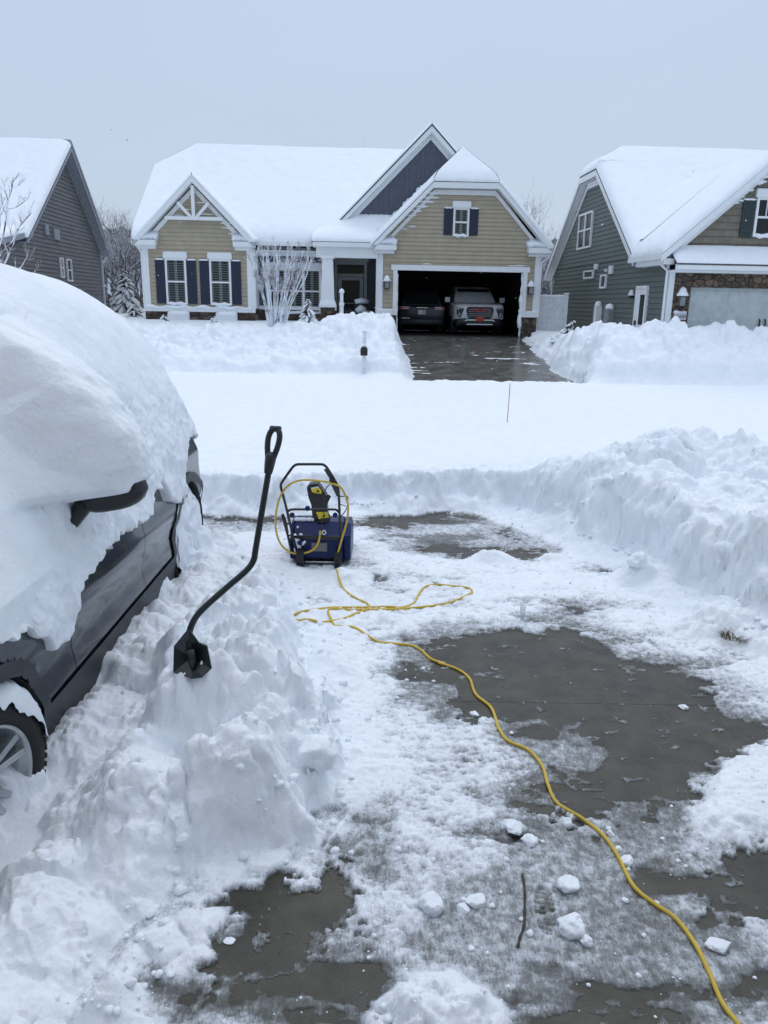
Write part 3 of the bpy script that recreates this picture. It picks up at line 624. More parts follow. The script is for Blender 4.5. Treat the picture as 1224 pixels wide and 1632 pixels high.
rake(m, F0, [(-3.42, 3.27), (-1.17, 5.52), (1.25, 5.53), (3.42, 3.3)], .20, .30, .36)
rake(m, F0, [(-3.26, 3.1), (-1.10, 5.30), (1.18, 5.31), (3.26, 3.1)], .17, .0, .05)
for s, a in ((1, -3.42), (-1, 3.42)): tb(m, F0, min(a, a+s*.92), max(a, a+s*.92), 3.12, 3.30, 0, .36); tb(m, F0, min(a+s*.1, a+s*.86), max(a+s*.1, a+s*.86), 3.0, 3.12, 0, .2)
m.hexa([(-3.4, -.30, 3.1), (-1.17, -.3, 5.34), (-1.17, 0, 5.34), (-3.4, 0, 3.1), (-3.4, -.30, 3.13), (-1.17, -.3, 5.38), (-1.17, 0, 5.38), (-3.4, 0, 3.13)])
m.hexa([(3.4, -.30, 3.1), (1.25, -.3, 5.34), (1.25, 0, 5.34), (3.4, 0, 3.1), (3.4, -.30, 3.13), (1.25, -.3, 5.38), (1.25, 0, 5.38), (3.4, 0, 3.13)])
m.box((-1.17, -.30, 5.34), (1.25, 0, 5.38))
m.build('trim', WHITE, H)
m = MB(); tb(m, F0, -3.2, -2.43, -.2, .76, 0, .06); tb(m, F0, 2.43, 3.04, -.2, .76, 0, .06); m.build('stone_base', STONE, H)
sn = MB(); sn.tube([F0(-3.2+.62*i/6, .96, .06) for i in range(7)], .035, 8); sn.tube([F0(2.6+.46*i/6, .96, .06) for i in range(7)], .035, 8)
for s, a in ((1, -3.42), (-1, 3.42)):
    for k in range(9): sn.tube([F0(a+s*(.02+.105*k), 3.30, .02), F0(a+s*(.02+.105*k), 3.30+.26*math.sin(min(1, (k+1)/5)*math.pi/2)*(1 if k < 8 else .75), .02+.0), F0(a+s*(.02+.105*k), 3.36, .30)], [.06, .13, .08], 8)
sn.build('ledge_snow', SNOWF, H, smooth=True)
# snow stuck inside the right garage jamb
rn = random.Random(4); sn = MB(); sn.tube([(2.41-.03*rn.random(), .02, h*.1) for h in range(0, 25)], [(.02+.035*rn.random()+(.05 if 3 < h < 16 else 0)*(.4+rn.random())) for h in range(0, 25)], 7)
sn.tube([(-2.41, .0, h*.12) for h in range(1, 20)], [.015+.02*rn.random() for h in range(19)], 7); sn.build('jamb_snow', SNOWF, H, smooth=True)
snowpatch(H, F0, [(-1.08+.0*k-.17*k, 5.18-.16*k, .80-.06*k-.15*abs(k-2)*.3, .12-.008*k) for k in range(9)]+[(-1.9, 4.0, .3, .05), (-2.2, 3.9, .35, .04), (1.15, 5.15, .3, .06), (-1.3, 2.66, .4, .05), (2.2, 2.66, .8, .05)], 3)
window(H, F0, -.37, .23, 3.67, 4.68, head=.2); shutters(H, F0, -.37, .23, 3.72, 4.66, .33)
lantern(H, F0, -2.82, 2.0); lantern(H, F0, 2.72, 1.9)
# garage roof
GR = [[(-3.42, -.35, 3.3), (-1.17, -.35, 5.55), (.03, 1.0, 6.74), (-3.42, 1.0, 3.3)], [(-3.42, 1.0, 3.3), (.03, 1.0, 6.74), (.03, 9.5, 6.74), (-3.42, 9.5, 3.3)],
      [(3.42, -.35, 3.3), (1.25, -.35, 5.55), (.03, 1.0, 6.74), (3.42, 1.0, 3.3)], [(3.42, 1.0, 3.3), (.03, 1.0, 6.74), (.03, 9.5, 6.74), (3.42, 9.5, 3.3)], [(-1.17, -.35, 5.55), (1.25, -.35, 5.55), (.04, 1.0, 6.74), (.02, 1.0, 6.74)]]
roofslab(H, 'garage_roof', GR, .05)
roofsnow(H, [(GR[0], '03'), (GR[1], '3'), (GR[2], '03'), (GR[3], '3'), (GR[4], '0')], .24, seed=1)
# tall gable of blue boards
TG = TF(1.5); m = MB(); m.prism([(-4.5, 4.2), (2.2, 4.2), (-1.15, 7.55)], lambda a, b, d: (a, d, b), 1.5, 1.6)
for k in range(34):
    a = -4.5+.2*k; top = 7.55-abs(a+1.15)
    if top > 4.3: m.box((a-.022, 1.47, 4.2), (a+.022, 1.5, top-.05))
m.build('tall_gable', SLATE, H)
m = MB(); rake(m, TG, [(-4.68, 4.23), (-1.15, 7.76), (2.38, 4.23)], .26, .28, .35); rake(m, TG, [(-4.5, 4.1), (-1.15, 7.45), (2.2, 4.1)], .18, .0, .05)
m.hexa([(-4.6, 1.2, 3.98), (-1.15, 1.2, 7.45), (-1.15, 1.5, 7.45), (-4.6, 1.5, 3.98), (-4.6, 1.2, 4.02), (-1.15, 1.2, 7.5), (-1.15, 1.5, 7.5), (-4.6, 1.5, 4.02)])
m.hexa([(2.3, 1.2, 3.98), (-1.15, 1.2, 7.45), (-1.15, 1.5, 7.45), (2.3, 1.5, 3.98), (2.3, 1.2, 4.02), (-1.15, 1.2, 7.5), (-1.15, 1.5, 7.5), (2.3, 1.5, 4.02)])
m.build('gable_trim', WHITE, H)
TR_ = [[(-4.68, 1.13, 4.23), (-1.15, 1.13, 7.77), (-1.15, 10, 7.77), (-4.68, 10, 4.23)], [(2.38, 1.13, 4.23), (-1.15, 1.13, 7.77), (-1.15, 10, 7.77), (2.38, 10, 4.23)]]
roofslab(H, 'gable_roof', TR_, .06)
roofsnow(H, [(TR_[0], '0'), (TR_[1], '0')], .15, seed=2)
# drift lying against the tall gable
dr = []
sn = MB()
for k in range(26):
    t = k/25; a = -4.5+3.2*t; wv = max(4.12, a+6.85)
    sn.tube([(a, 1.5, wv-.1), (a, 1.38, wv+.12+.05*math.sin(k*1.7)), (a, 1.15, wv+.0)], [.1, .12, .16], 8)
for k in range(16): a = -.1-.1*k; wv = a+6.80; sn.tube([(a, 1.40, wv-.02), (a, 1.42, wv+.12+.06*math.sin(k*2.3))], [.13, .08], 8)
sn.build('drift', SNOWF, H, smooth=True)
# main roof
mw = lambda v: 3.35+.667*(v-.2)
uL = -12.38
MR = [[(uL, .2, 3.35), (-1, .2, 3.35), (-1, 6.4, 7.49), (-10.95, 6.4, 7.49)]]
MRa = [(uL, .2, 3.35), (-1, .2, 3.35), (-1, 4.75, mw(4.75)), (uL, 4.75, mw(4.75))]; MRb = [(uL, 4.75, mw(4.75)), (-1, 4.75, mw(4.75)), (-1, 6.4, 7.49), (-10.95, 6.4, 7.49)]
MRc = [(uL, 4.75, mw(4.75)), (uL, 8.05, mw(4.75)), (-10.95, 6.5, 7.49), (-10.95, 6.4, 7.49)]; MRd = [(uL, 12.6, 3.35), (-1.1, 12.6, 3.35), (-1.1, 6.4, 7.49), (-10.95, 6.4, 7.49)]
roofslab(H, 'main_roof', [MRa, MRb, MRd], .06)
roofsnow(H, [(MRa, '0'), (MRb, ''), (MRc, '0'), (MRd, '03')], .30, seed=3)
m = MB(); m.box((-7.9, .12, 3.22), (-5.6, .24, 3.36)); m.box((-7.9, .25, 3.02), (-5.5, .98, 3.06)); m.box((-7.9, .9, 2.9), (-5.5, 1.0, 3.2)); m.box((uL, .12, 3.2), (uL+.05, 4.75, 3.3))
m.build('gutter', WHITE, H)
m = MB()   # fascia of the left roof edge
m.hexa([(uL-.03, .2, 3.15), (uL, .2, 3.15), (uL, 4.75, mw(4.75)-.2), (uL-.03, 4.75, mw(4.75)-.2), (uL-.03, .2, 3.35), (uL, .2, 3.35), (uL, 4.75, mw(4.75)), (uL-.03, 4.75, mw(4.75))])
m.build('rake_board', WHITE, H)
# left gable wing
lc = -9.96
wl = siding(F0, [(-11.78, .92), (-8.05, .92), (-8.05, 3.35), (lc, 5.25), (-11.78, 3.45)]); wl.build('wing_wall', TAN, H)
m = MB(); m.prism([(-11.9, 0), (-7.9, 0), (-7.9, 3.2), (lc, 5.2), (-11.9, 3.2)], lambda a, b, d: (a, d, b), .004, .2); m.box((-11.95, .2, 0), (-11.8, 12.5, 3.2)); m.box((-11.9, 12.3, 0), (3, 12.5, 3.3)); m.build('wing_core', TAN, H)
m = MB(); tb(m, F0, -11.98, -11.74, .92, 3.12, 0, .045); tb(m, F0, -8.1, -7.84, .92, 3.12, 0, .045); tb(m, F0, -12.0, -7.82, .76, .92, 0, .1)
m.box((-7.84, 0, .92), (-7.8, 1.2, 3.1))
rake(m, F0, [(-12.18, 3.3), (lc, 5.52), (-7.76, 3.3)], .22, .30, .36); rake(m, F0, [(-12.0, 3.15), (lc, 5.22), (-7.94, 3.15)], .2, 0, .05)
for s, a in ((1, -12.18), (-1, -7.76)): tb(m, F0, min(a, a+s*.80), max(a, a+s*.80), 3.12, 3.30, 0, .36); tb(m, F0, min(a+s*.1, a+s*.76), max(a+s*.1, a+s*.76), 3.0, 3.12, 0, .2)
for s in (-1, 1): m.hexa([(lc+s*2.2, -.3, 3.1), (lc, -.3, 5.3), (lc, 0, 5.3), (lc+s*2.2, 0, 3.1), (lc+s*2.2, -.3, 3.13), (lc, -.3, 5.33), (lc, 0, 5.33), (lc+s*2.2, 0, 3.13)])
m.build('wing_trim', WHITE, H)
m = MB(); TT = TF(-.22)   # open truss ornament
tb(m, TT, -11.0, -8.92, 4.02, 4.14, 0, .08); tb(m, TT, lc-.06, lc+.06, 4.14, 5.2, 0, .08)
for s in (-1, 1): m.hexa([TT(lc+s*.05, 4.14, 0), TT(lc+s*.19, 4.14, 0), TT(lc+s*.19, 4.14, .07), TT(lc+s*.05, 4.14, .07), TT(lc+s*.52, 4.66, 0), TT(lc+s*.60, 4.58, 0), TT(lc+s*.60, 4.58, .07), TT(lc+s*.52, 4.66, .07)])
m.build('gable_truss', WHITE, H)
m = MB(); tb(m, F0, -11.96, -7.84, -.2, .76, 0, .06); m.build('wing_stone', STONE, H)
LR = [[(-12.18, -.35, 3.3), (lc, -.35, 5.53), (lc, 3.5, 5.53), (-12.18, 3.5, 3.3)], [(-7.76, -.35, 3.3), (lc, -.35, 5.53), (lc, 3.5, 5.53), (-7.76, 3.5, 3.3)]]
roofslab(H, 'wing_roof', LR, .05); roofsnow(H, [(LR[0], '03'), (LR[1], '0')], .17, seed=4)
sn = MB()
for s, a in ((1, -12.18), (-1, -7.76)):
    for k in range(8): sn.tube([F0(a+s*(.02+.105*k), 3.30, .02), F0(a+s*(.02+.105*k), 3.30+.26*math.sin(min(1, (k+1)/5)*math.pi/2), .02), F0(a+s*(.02+.105*k), 3.36, .30)], [.06, .13, .08], 8)
sn.tube([F0(-11.98+.139*i, .93+.03*math.sin(i*1.3), .08) for i in range(30)], [.05+.02*math.sin(i*.9) for i in range(30)], 8)
sn.build('ledge_snow', SNOWF, H, smooth=True)
snowpatch(H, F0, [(-8.8, 3.95, .5, .05), (-8.72, 3.8, .6, .06), (-8.5, 3.6, .55, .07), (-8.4, 3.42, .45, .06), (-11.2, 3.9, .3, .03)]+[(lc-.35, 4.4, .5, .06), (lc+.4, 4.25, .6, .06), (lc-.3, 4.8, .4, .05), (lc+.25, 4.65, .4, .05), (lc-.6, 4.2, .5, .04)], 5)
for (a0, a1) in ((-11.14, -10.36), (-9.50, -8.70)): window(H, F0, a0, a1, 1.02, 2.68, head=.2); shutters(H, F0, a0, a1, 1.05, 2.63, .35)
for (a0, a1) in ((-11.1, -10.3), (-9.3, -8.5)):
    p = plate(H, 'planter_box', WHITE, F0, a0, a1, .32, .66, .06, .30); s = MB(); s.tube([F0(a0+(a1-a0)*i/5, .68, .18) for i in range(6)], [.06, .11, .12, .1, .12, .06], 8); s.build('planter_snow', SNOWF, p, smooth=True)
# recessed middle with the triple window
FM = TF(1.2); m = MB(); tb(m, FM, -7.85, -5.0, 0, 3.2, -.15, 0)
for k in range(10): a = -7.7+.3*k; tb(m, FM, a-.02, a+.02, 1.0, 3.0, 0, .02)
m.build('recessed_wall', SLATE, H)
m = MB(); tb(m, FM, -7.84, -4.75, .88, 1.02, 0, .07); m.build('ledge', WHITE, H)
m = MB(); tb(m, FM, -7.84, -4.75, -.2, .88, 0, .05); m.build('recessed_stone', STONE, H)
window(H, FM, -7.45, -5.35, .75, 2.45, head=.2, cols=3, ft=.08); snowpatch(H, FM, [(-7+.33*k, 2.72+.03*(k % 3), .3, .09) for k in range(7)], 9)
# porch
FP = TF(3.1); m = MB(); tb(m, FP, -5.1, -3.1, 0, 3.2, -.15, 0)
for k in range(8): a = -4.95+.25*k; tb(m, FP, a-.02, a+.02, 0, 3.1, 0, .02)
m.box((-5.12, 1.2, 0), (-5.0, 3.1, 3.1)); m.build('porch_wall', SLATE, H)
m = MB(); m.box((-5.0, .1, -.2), (-3.16, 3.1, .12)); m.build('porch_floor', CONC2, H)
plate(H, 'porch_ceiling', WHITE, TF(3.1), -5.5, -3.17, 3.05, 3.12, 0, 3.0)
MG = M('grey_door_frame', (.42, .46, .47), .5)
m = MB(); 
for (a0, a1, w0, w1) in ((-4.86, -4.74, .12, 2.85), (-3.62, -3.5, .12, 2.85), (-4.74, -3.62, 2.72, 2.85), (-4.74, -3.62, 2.26, 2.36), (-4.92, -3.44, 2.85, 2.98)): tb(m, FP, a0, a1, w0, w1, .02, .10)
m.build('door_frame', MG, H); plate(H, 'transom', GLASSD, FP, -4.74, -3.62, 2.36, 2.72, .021, .04)
d = MB()
for (a0, a1, w0, w1) in ((-4.70, -4.56, .14, 2.24), (-3.80, -3.66, .14, 2.24), (-4.56, -3.80, 2.10, 2.24), (-4.56, -3.80, .14, .55), (-4.56, -3.8, 1.15, 1.19)): tb(d, FP, a0, a1, w0, w1, .025, .07)
d = d.build('door', MG, H); plate(d, 'door_glass', GLASSD, FP, -4.56, -3.8, .55, 2.1, .03, .05); plate(d, 'handle', CHROME, FP, -3.77, -3.72, 1.1, 1.2, .07, .11)
m = MB(); c = (-5.07, .02)   # tapered column on a stone pier
def col(m, prof):
    for (h0, r0), (h1, r1) in zip(prof, prof[1:]): m.hexa([(c[0]+sx*r0, c[1]+sy*r0, h0) for sx, sy in ((-1, -1), (1, -1), (1, 1), (-1, 1))]+[(c[0]+sx*r1, c[1]+sy*r1, h1) for sx, sy in ((-1, -1), (1, -1), (1, 1), (-1, 1))])
col(m, [(1.02, .33), (1.10, .33), (1.30, .25), (1.9, .235), (2.78, .20)]); col(m, [(2.781, .26), (2.9, .26)]); m.build('porch_column', WHITE, H)
m = MB(); col(m, [(-.2, .27), (1.0, .27)]); m.build('column_pier', STONE, H)
m = MB(); m.box((-5.5, -.12, 2.82), (-3.18, .14, 3.2)); m.box((-5.62, -.30, 3.2), (-3.2, -.16, 3.36)); m.box((-5.6, -.16, 3.17), (-3.2, .0, 3.2)); m.build('porch_beam', WHITE, H)
PR = [[(-5.66, -.28, 3.38), (-3.2, -.28, 3.38), (-3.2, 1.8, 4.2), (-5.66, 1.8, 4.2)]]
roofslab(H, 'porch_roof', PR, .05); roofsnow(H, [(PR[0], '03')], .24, seed=6)
def spout(pts, par): m = MB(); m.tube(pts, .04, 6); return m.build('downspout', WHITE, par)
spout([(3.38, -.25, 3.15), (3.34, -.2, 3.0), (3.1, -.06, 2.8), (3.08, -.06, 2.6), (3.08, -.06, .8)], H)
spout([(-12.15, -.2, 3.15), (-12.05, -.1, 3.0), (-11.99, -.03, 2.85), (-11.99, -.03, .3)], H); spout([(-7.66, .15, 3.2), (-7.7, .1, 3.0), (-7.82, -.03, 2.85), (-7.82, -.03, .9)], H); spout([(-3.3, -.3, 3.25), (-3.22, -.15, 3.0), (-3.2, -.03, 2.9), (-3.2, -.03, .9)], H)
ic = MB(); rn = random.Random(9)
for k in range(26): a = -7.6+2.0*rn.random(); l = .05+.22*rn.random()**2; ic.tube([(a, .12, 3.23), (a, .12, 3.23-l)], [.012, .002], 5)
for k in range(9): a = rn.uniform(-1, 1.1); l = .04+.1*rn.random()**2; ic.tube([(a, -.36, 5.36), (a, -.36, 5.36-l)], [.012, .002], 5)
ic.build('icicle', M('ice', (.7, .78, .86), .1), H)

# ------------------------------------------------------------------ the green-grey house on the right
hu = lambda v_: 10.06  # lateral distance of the side wall from the line of sight along v
Uv = Vector((math.cos(YAW), math.sin(YAW), 0)); Vv_ = Vector((-math.sin(YAW), math.cos(YAW), 0))
o2 = at(1053, 560, 24.3); o2 = Vector((o2.x, o2.y, .88))
H2 = empty('house', o2, YAW); tag(H2, 'green grey house with brown shake gable and closed white garage door', 'house')
TS = TL(0.0); eh = 3.10; pk = 6.65; D0, D1 = 2.6, 13.3; mid = (D0+D1)/2
sw = siding(TS, [(0, 0), (D1, 0), (D1, eh), (D0, eh), (D0, eh-.001), (0, eh-.25)], .165)
q = siding(TS, [(D0+.3, eh), (D1, eh), (mid+1.2, 6.25), (mid-.9, 6.25)], .165); n = len(sw.v); sw.v += q.v; sw.f += [tuple(n+i for i in f) for f in q.f]
sw.build('side_wall', GREENS, H2)
m = MB(); m.box((.01, .15, 0), (12, D1, eh)); m.prism([(D0+.3, eh), (D1, eh), (mid+1.2, 6.2), (mid-.9, 6.2)], lambda a, b, d: (d, a, b), .01, 1.0); m.build('wall_core', GREENS, H2)
m = MB(); tb(m, TS, -.0, .16, 0, 3.0, .0, .04); 
rk = [(D0-.4, eh-.05), (mid-.9, 6.50), (mid+1.2, 6.50), (D1+.5, eh-.2)]
rake(m, TS, rk, .22, .30, .36)
for (a, b), (c_, e_) in zip(rk, rk[1:]): m.hexa([(-.33, a, b-.22), (-.33, c_, e_-.22), (0, c_, e_-.22), (0, a, b-.22), (-.33, a, b-.17), (-.33, c_, e_-.17), (0, c_, e_-.17), (0, a, b-.17)])
rake(m, TS, [(D0+.2, eh), (mid-.8, 6.22), (mid+1.1, 6.22), (D1, eh)], .16, 0, .05)
# front eave return along the side of the garage wing
m.box((-.42, -.3, 2.93), (-.3, D0-.1, 3.1)); m.box((-.32, -.3, 2.78), (0, D0-.6, 2.94))
m.build('trim', WHITE, H2)
RB = [[(-.36, D0-.4, eh), (12, D0-.4, eh), (12, mid, 7.2), (.9, mid, 7.2)]]
A1 = [(-.36, D0-.4, eh), (12, D0-.4, eh), (12, mid-.9, 6.55), (-.36, mid-.9, 6.55)]; A2 = [(-.36, mid-.9, 6.55), (12, mid-.9, 6.55), (12, mid+.15, 7.25), (.9, mid+.15, 7.25)]
A3 = [(-.36, mid-.9, 6.55), (-.36, mid+1.2, 6.55), (.9, mid+.2, 7.25), (.9, mid+.1, 7.25)]; A4 = [(-.36, D1+.5, eh-.2), (12, D1+.5, eh-.2), (12, mid+.15, 7.25), (.9, mid+.15, 7.25)]
roofslab(H2, 'main_roof', [A1, A2, A3, A4], .06); roofsnow(H2, [(A1, '03'), (A2, ''), (A3, '0'), (A4, '3')], .30, seed=11)
gc = 2.72; gp = 5.82   # front gable wing
B1 = [(-.4, -.35, 3.08), (gc, -.35, gp), (gc, 2.3, gp), (-.4, 2.3, 3.08)]; B1b = [(0, 2.3, 3.45), (gc, 2.3, gp), (gc, 8.2, gp), (.0, 3.6, 3.45)]; B2 = [(gc*2+.4, -.35, 3.08), (gc, -.35, gp), (gc, 6.5, gp), (gc*2+.4, 6.5, 3.08)]
roofslab(H2, 'wing_roof', [B1, B2], .06); roofsnow(H2, [(B1, '03'), (B1b, ''), (B2, '0')], .26, seed=12)
F2 = TF(0.0)
siding(F2, [(.15, 3.35), (gc*2-.15, 3.35), (gc, 5.72)], .2, .03).build('shake_gable', SHAKE, H2)
m = MB(); m.prism([(0, 3.1), (gc*2, 3.1), (gc, 5.66)], lambda a, b, d: (a, d, b), .004, .1); m.build('gable_core', SHAKE, H2)
m = MB(); rake(m, F2, [(-.42, 3.05), (gc, gp), (gc*2+.42, 3.05)], .22, .30, .36); rake(m, F2, [(-.1, 3.05), (gc, gp-.25), (gc*2+.1, 3.05)], .16, 0, .05)
for s in (-1, 1): m.hexa([(gc+s*3.1, -.3, 2.85), (gc, -.3, gp-.22), (gc, 0, gp-.22), (gc+s*3.1, 0, 2.85), (gc+s*3.1, -.3, 2.88), (gc, -.3, gp-.19), (gc, 0, gp-.19), (gc+s*3.1, 0, 2.88)])
m.box((-.05, -.62, 2.62), (7, -.52, 2.78)); m.box((-.05, -.5, 2.55), (7, .0, 2.62)); m.box((-.02, -.1, 0), (.15, .0, 2.6))
m.build('wing_trim', WHITE, H2)
PE = [(-.05, -.62, 2.80), (7, -.62, 2.80), (7, 0, 3.2), (-.05, 0, 3.2)]; roofslab(H2, 'pent_roof', [PE], .05); roofsnow(H2, [(PE, '03')], .16, seed=13)
m = MB(); tb(m, F2, .15, .68, 0, 2.6, .0, .1); tb(m, F2, .68, 6, 2.02+.12, 2.56, 0, .1); m.build('stone_front', STONE2, H2)
gd = MB(); tb(gd, F2, .68, 5.56, 0, 2.08, -.2, -.1)
for k in range(4):
    for j in range(4): a = .78+j*1.2; tb(gd, F2, a, a+1.08, .07+k*.52, .47+k*.52, -.1, -.092)
gd = gd.build('garage_door', M('pale_garage_door', (.50, .55, .56), .4), H2)
for s in (-1, 1): h = MB(); x = 3.12+s*.09; h.tube([F2(x, 1.02, -.09), F2(x, 1.05, -.04), F2(x, 1.2, -.04), F2(x, 1.23, -.09)], .022, 6); h.build('handle', BLACKP, gd)
m = MB(); tb(m, F2, .68, .72, 0, 2.14, -.2, .03); tb(m, F2, .72, 6, 2.08, 2.14, -.2, .03); m.build('door_jamb', MG, H2)
window(H2, F2, 2.38, 3.04, 3.62, 4.72, head=.2, muntin=True, blinds=False); shutters(H2, F2, 2.38, 3.04, 3.60, 4.64, .38, M('teal_shutter', (.018, .035, .04), .5))
snowpatch(H2, F2, [(2.05, 4.92, .45, .12), (1.85, 4.72, .35, .06), (1.75, 4.55, .3, .05), (2.0, 4.62, .4, .07), (3.0, 5.05, .3, .08), (2.4, 5.15, .45, .18), (2.55, 5.3, .3, .14)], 15)
lantern(H2, F2, .42, 1.88, 1.15)
pl = plate(H2, 'address_plaque', M('plaque_white', (.55, .58, .62), .5), F2, .24, .62, 1.18, 1.40, .1, .13)
textmesh('number', '16320', .13, M('plaque_ink', (.03, .03, .04), .5), pl, Matrix.Translation((.44, -.134, 1.275)) @ Matrix.Rotation(R(90), 4, 'X'), .003)
s = MB(); s.tube([F2(.22+.4*i/5, 1.41, .12) for i in range(6)], [.03, .06, .035, .02, .03, .02], 7); s.build('plaque_snow', SNOWF, pl, smooth=True)
snowpatch(H2, F2, [(.2+.05*(k % 3), .5+.17*k, .16, .06) for k in range(12)]+[(.45, 2.3, .2, .04), (.35, .8, .3, .06), (.5, .65, .3, .05)], 16)
# side wall details: positions on the wall from the photograph
def on2(x, y): r = ray(x, y); n_ = Uv; t = ((o2-Vector((0, 0, CZ)))@n_ if False else (o2-Vector((0, 0, CZ))).dot(n_))/r.dot(n_); p = Vector((0, 0, CZ))+r*t-o2; return p.dot(Vv_), p.z
def win2(x0, y0, x1, y1, **k):
    a, wt = on2(x0, y0); b, wb = on2(x1, y1); return window(H2, TS, min(a, b), max(a, b), wb, wt, head=0, blinds=False, snow=False, **k)
win2(926, 343, 943, 394, cols=2, rail=.52); win2(933, 432, 947, 443, ft=.06, rail=0.02); win2(960, 438, 967, 459, ft=.06, rail=.02)
a, wt = on2(1019, 460); b, _ = on2(1034, 460); d = MB(); tb(d, TS, b, a, 0, wt, 0, .05)
tb(d, TS, b-.08, b, 0, wt+.08, 0, .09); tb(d, TS, a, a+.08, 0, wt+.08, 0, .09); tb(d, TS, b, a, wt, wt+.08, 0, .09); d = d.build('door', WHITE, H2)
plate(d, 'door_glass', GLASSD, TS, b+.15, b+(a-b)*.62, wt-1.15, wt-.2, .05, .062); plate(d, 'handle', BLACKP, TS, a-.12, a-.05, .95, 1.1, .05, .1)
for (x, y, ww, hh) in ((1011, 470, .14, .2),): a, b = on2(x, y); m = MB(); tb(m, TS, a-ww/2, a+ww/2, b-hh/2, b+hh/2, 0, .16); l = m.build('wall_lantern', BLACKP, H2); s = MB(); s.tube([TS(a, b-.02, .1), TS(a, b+.16, .1)], [.13, .05], 8); s.build('lantern_snow', SNOWF, l, smooth=True)
for (x, y, ww, hh) in ((952, 425, .3, .2), (976, 430, .3, .28), (968, 431, .12, .1)): a, b = on2(x, y); m = MB(); tb(m, TS, a-ww/2, a+ww/2, b-hh/2, b+hh/2, 0, .10); m.build('vent', WHITE, H2, bevel=.01)
for (x, y, ww, hh, mt, nm) in ((957, 508, .25, .95, WHITE, 'pipe_box'), (975, 512, .5, .9, METALG, 'meter_box')):
    a, b = on2(x, y); m = MB(); tb(m, TS, a-ww/2, a+ww/2, b-hh/2, b+hh/2, 0, .25); mm = m.build(nm, mt, H2, bevel=.02); s = MB(); s.tube([TS(a-ww/2+ww*i/4, b+hh/2+.04, .13) for i in range(5)], [.08, .13, .14, .12, .08], 8); s.build('box_snow', SNOWF, mm, smooth=True)
spout([(-.36, 0, 2.95), (-.25, -.02, 2.75), (-.08, -.05, 2.6), (-.08, -.05, .3)], H2); spout([(-.4, D1+.1, 2.9), (-.1, D1+.03, 2.6), (-.08, D1+.03, .3)], H2)

# ------------------------------------------------------------------ the grey house on the left
p3 = at(160, 500, 40.0); o3 = Vector((p3.x, p3.y, 1.25)); H3 = empty('house', o3, YAW); tag(H3, 'grey sided house with a steep gable behind the snowy car', 'house')
T3 = TR(0.0)
def on3(x, y): r = ray(x, y); t = (o3-Vector((0, 0, CZ))).dot(Uv)/r.dot(Uv); p = Vector((0, 0, CZ))+r*t-o3; return p.dot(Vv_), p.z
fa, fw = on3(158, 392); na, nw = on3(30, 368); pa, pw = on3(98, 232); la, lw = on3(-60, 420)
eh3 = (fw+nw)/2-.15
sw = siding(T3, [(la, -.2), (fa, -.2), (fa, eh3), (na+.2, eh3), (la, eh3-.4)], .165, .035)
q = siding(T3, [(na+.2, eh3), (fa-.02, eh3), (pa, pw-.35)], .165, .035); n = len(sw.v); sw.v += q.v; sw.f += [tuple(n+i for i in f) for f in q.f]
sw.build('side_wall', GREYS, H3)
m = MB(); m.box((-12, la, -.2), (-.01, fa, eh3-.4)); m.build('wall_core', GREYS, H3)
TRIMG = M('grey_white_trim', (.30, .33, .38), .5)
m = MB(); rk = [(na-.25, nw-.25), (pa, pw), (fa+.35, fw-.35)]; rake(m, T3, rk, .2, .34, .42); rake(m, T3, [(na+.1, eh3), (pa, pw-.3), (fa, eh3)], .15, 0, .05)
for (a, b), (c_, e_) in zip(rk, rk[1:]): m.hexa([(.36, a, b-.2), (.36, c_, e_-.2), (0, c_, e_-.2), (0, a, b-.2), (.36, a, b-.15), (.36, c_, e_-.15), (0, c_, e_-.15), (0, a, b-.15)])
tb(m, T3, fa-.12, fa+.03, 0, eh3, 0, .05)
m.build('trim', TRIMG, H3)
C1 = [(.42, na-.25, nw-.25), (-12, na-.25, nw-.25), (-12, pa, pw), (.42, pa, pw)]; C2 = [(.42, fa+.35, fw-.35), (-12, fa+.35, fw-.35), (-12, pa, pw), (.42, pa, pw)]
roofslab(H3, 'main_roof', [C1, C2], .06); roofsnow(H3, [(C1, '03'), (C2, '')], .28, seed=21)
C3 = [(.3, la, eh3-.75), (-10, la, eh3-.75), (-10, na+.6, eh3+.15), (.3, na+.6, eh3+.15)]; roofslab(H3, 'lower_roof', [C3], .2, TRIMG); roofsnow(H3, [(C3, '03')], .25, seed=22)
for (x0, y0, x1, y1) in ((93, 410, 101, 443), (103.5, 412, 114, 449)): a, wt = on3(x0, y0); b, wb = on3(x1, y1); window(H3, T3, min(a, b), max(a, b), wb, wt, head=0, blinds=False, snow=False)
for (x, y) in ((72, 366), (86, 373), (90, 374)): a, b = on3(x, y); m = MB(); tb(m, T3, a-.16, a+.16, b-.22, b+.22, 0, .1); m.build('vent', TRIMG, H3, bevel=.02)
spout([(.3, fa+.15, eh3-.3), (.1, fa+.05, eh3-.6), (.07, fa+.05, eh3-.8), (.07, fa+.05, 0)], H3)

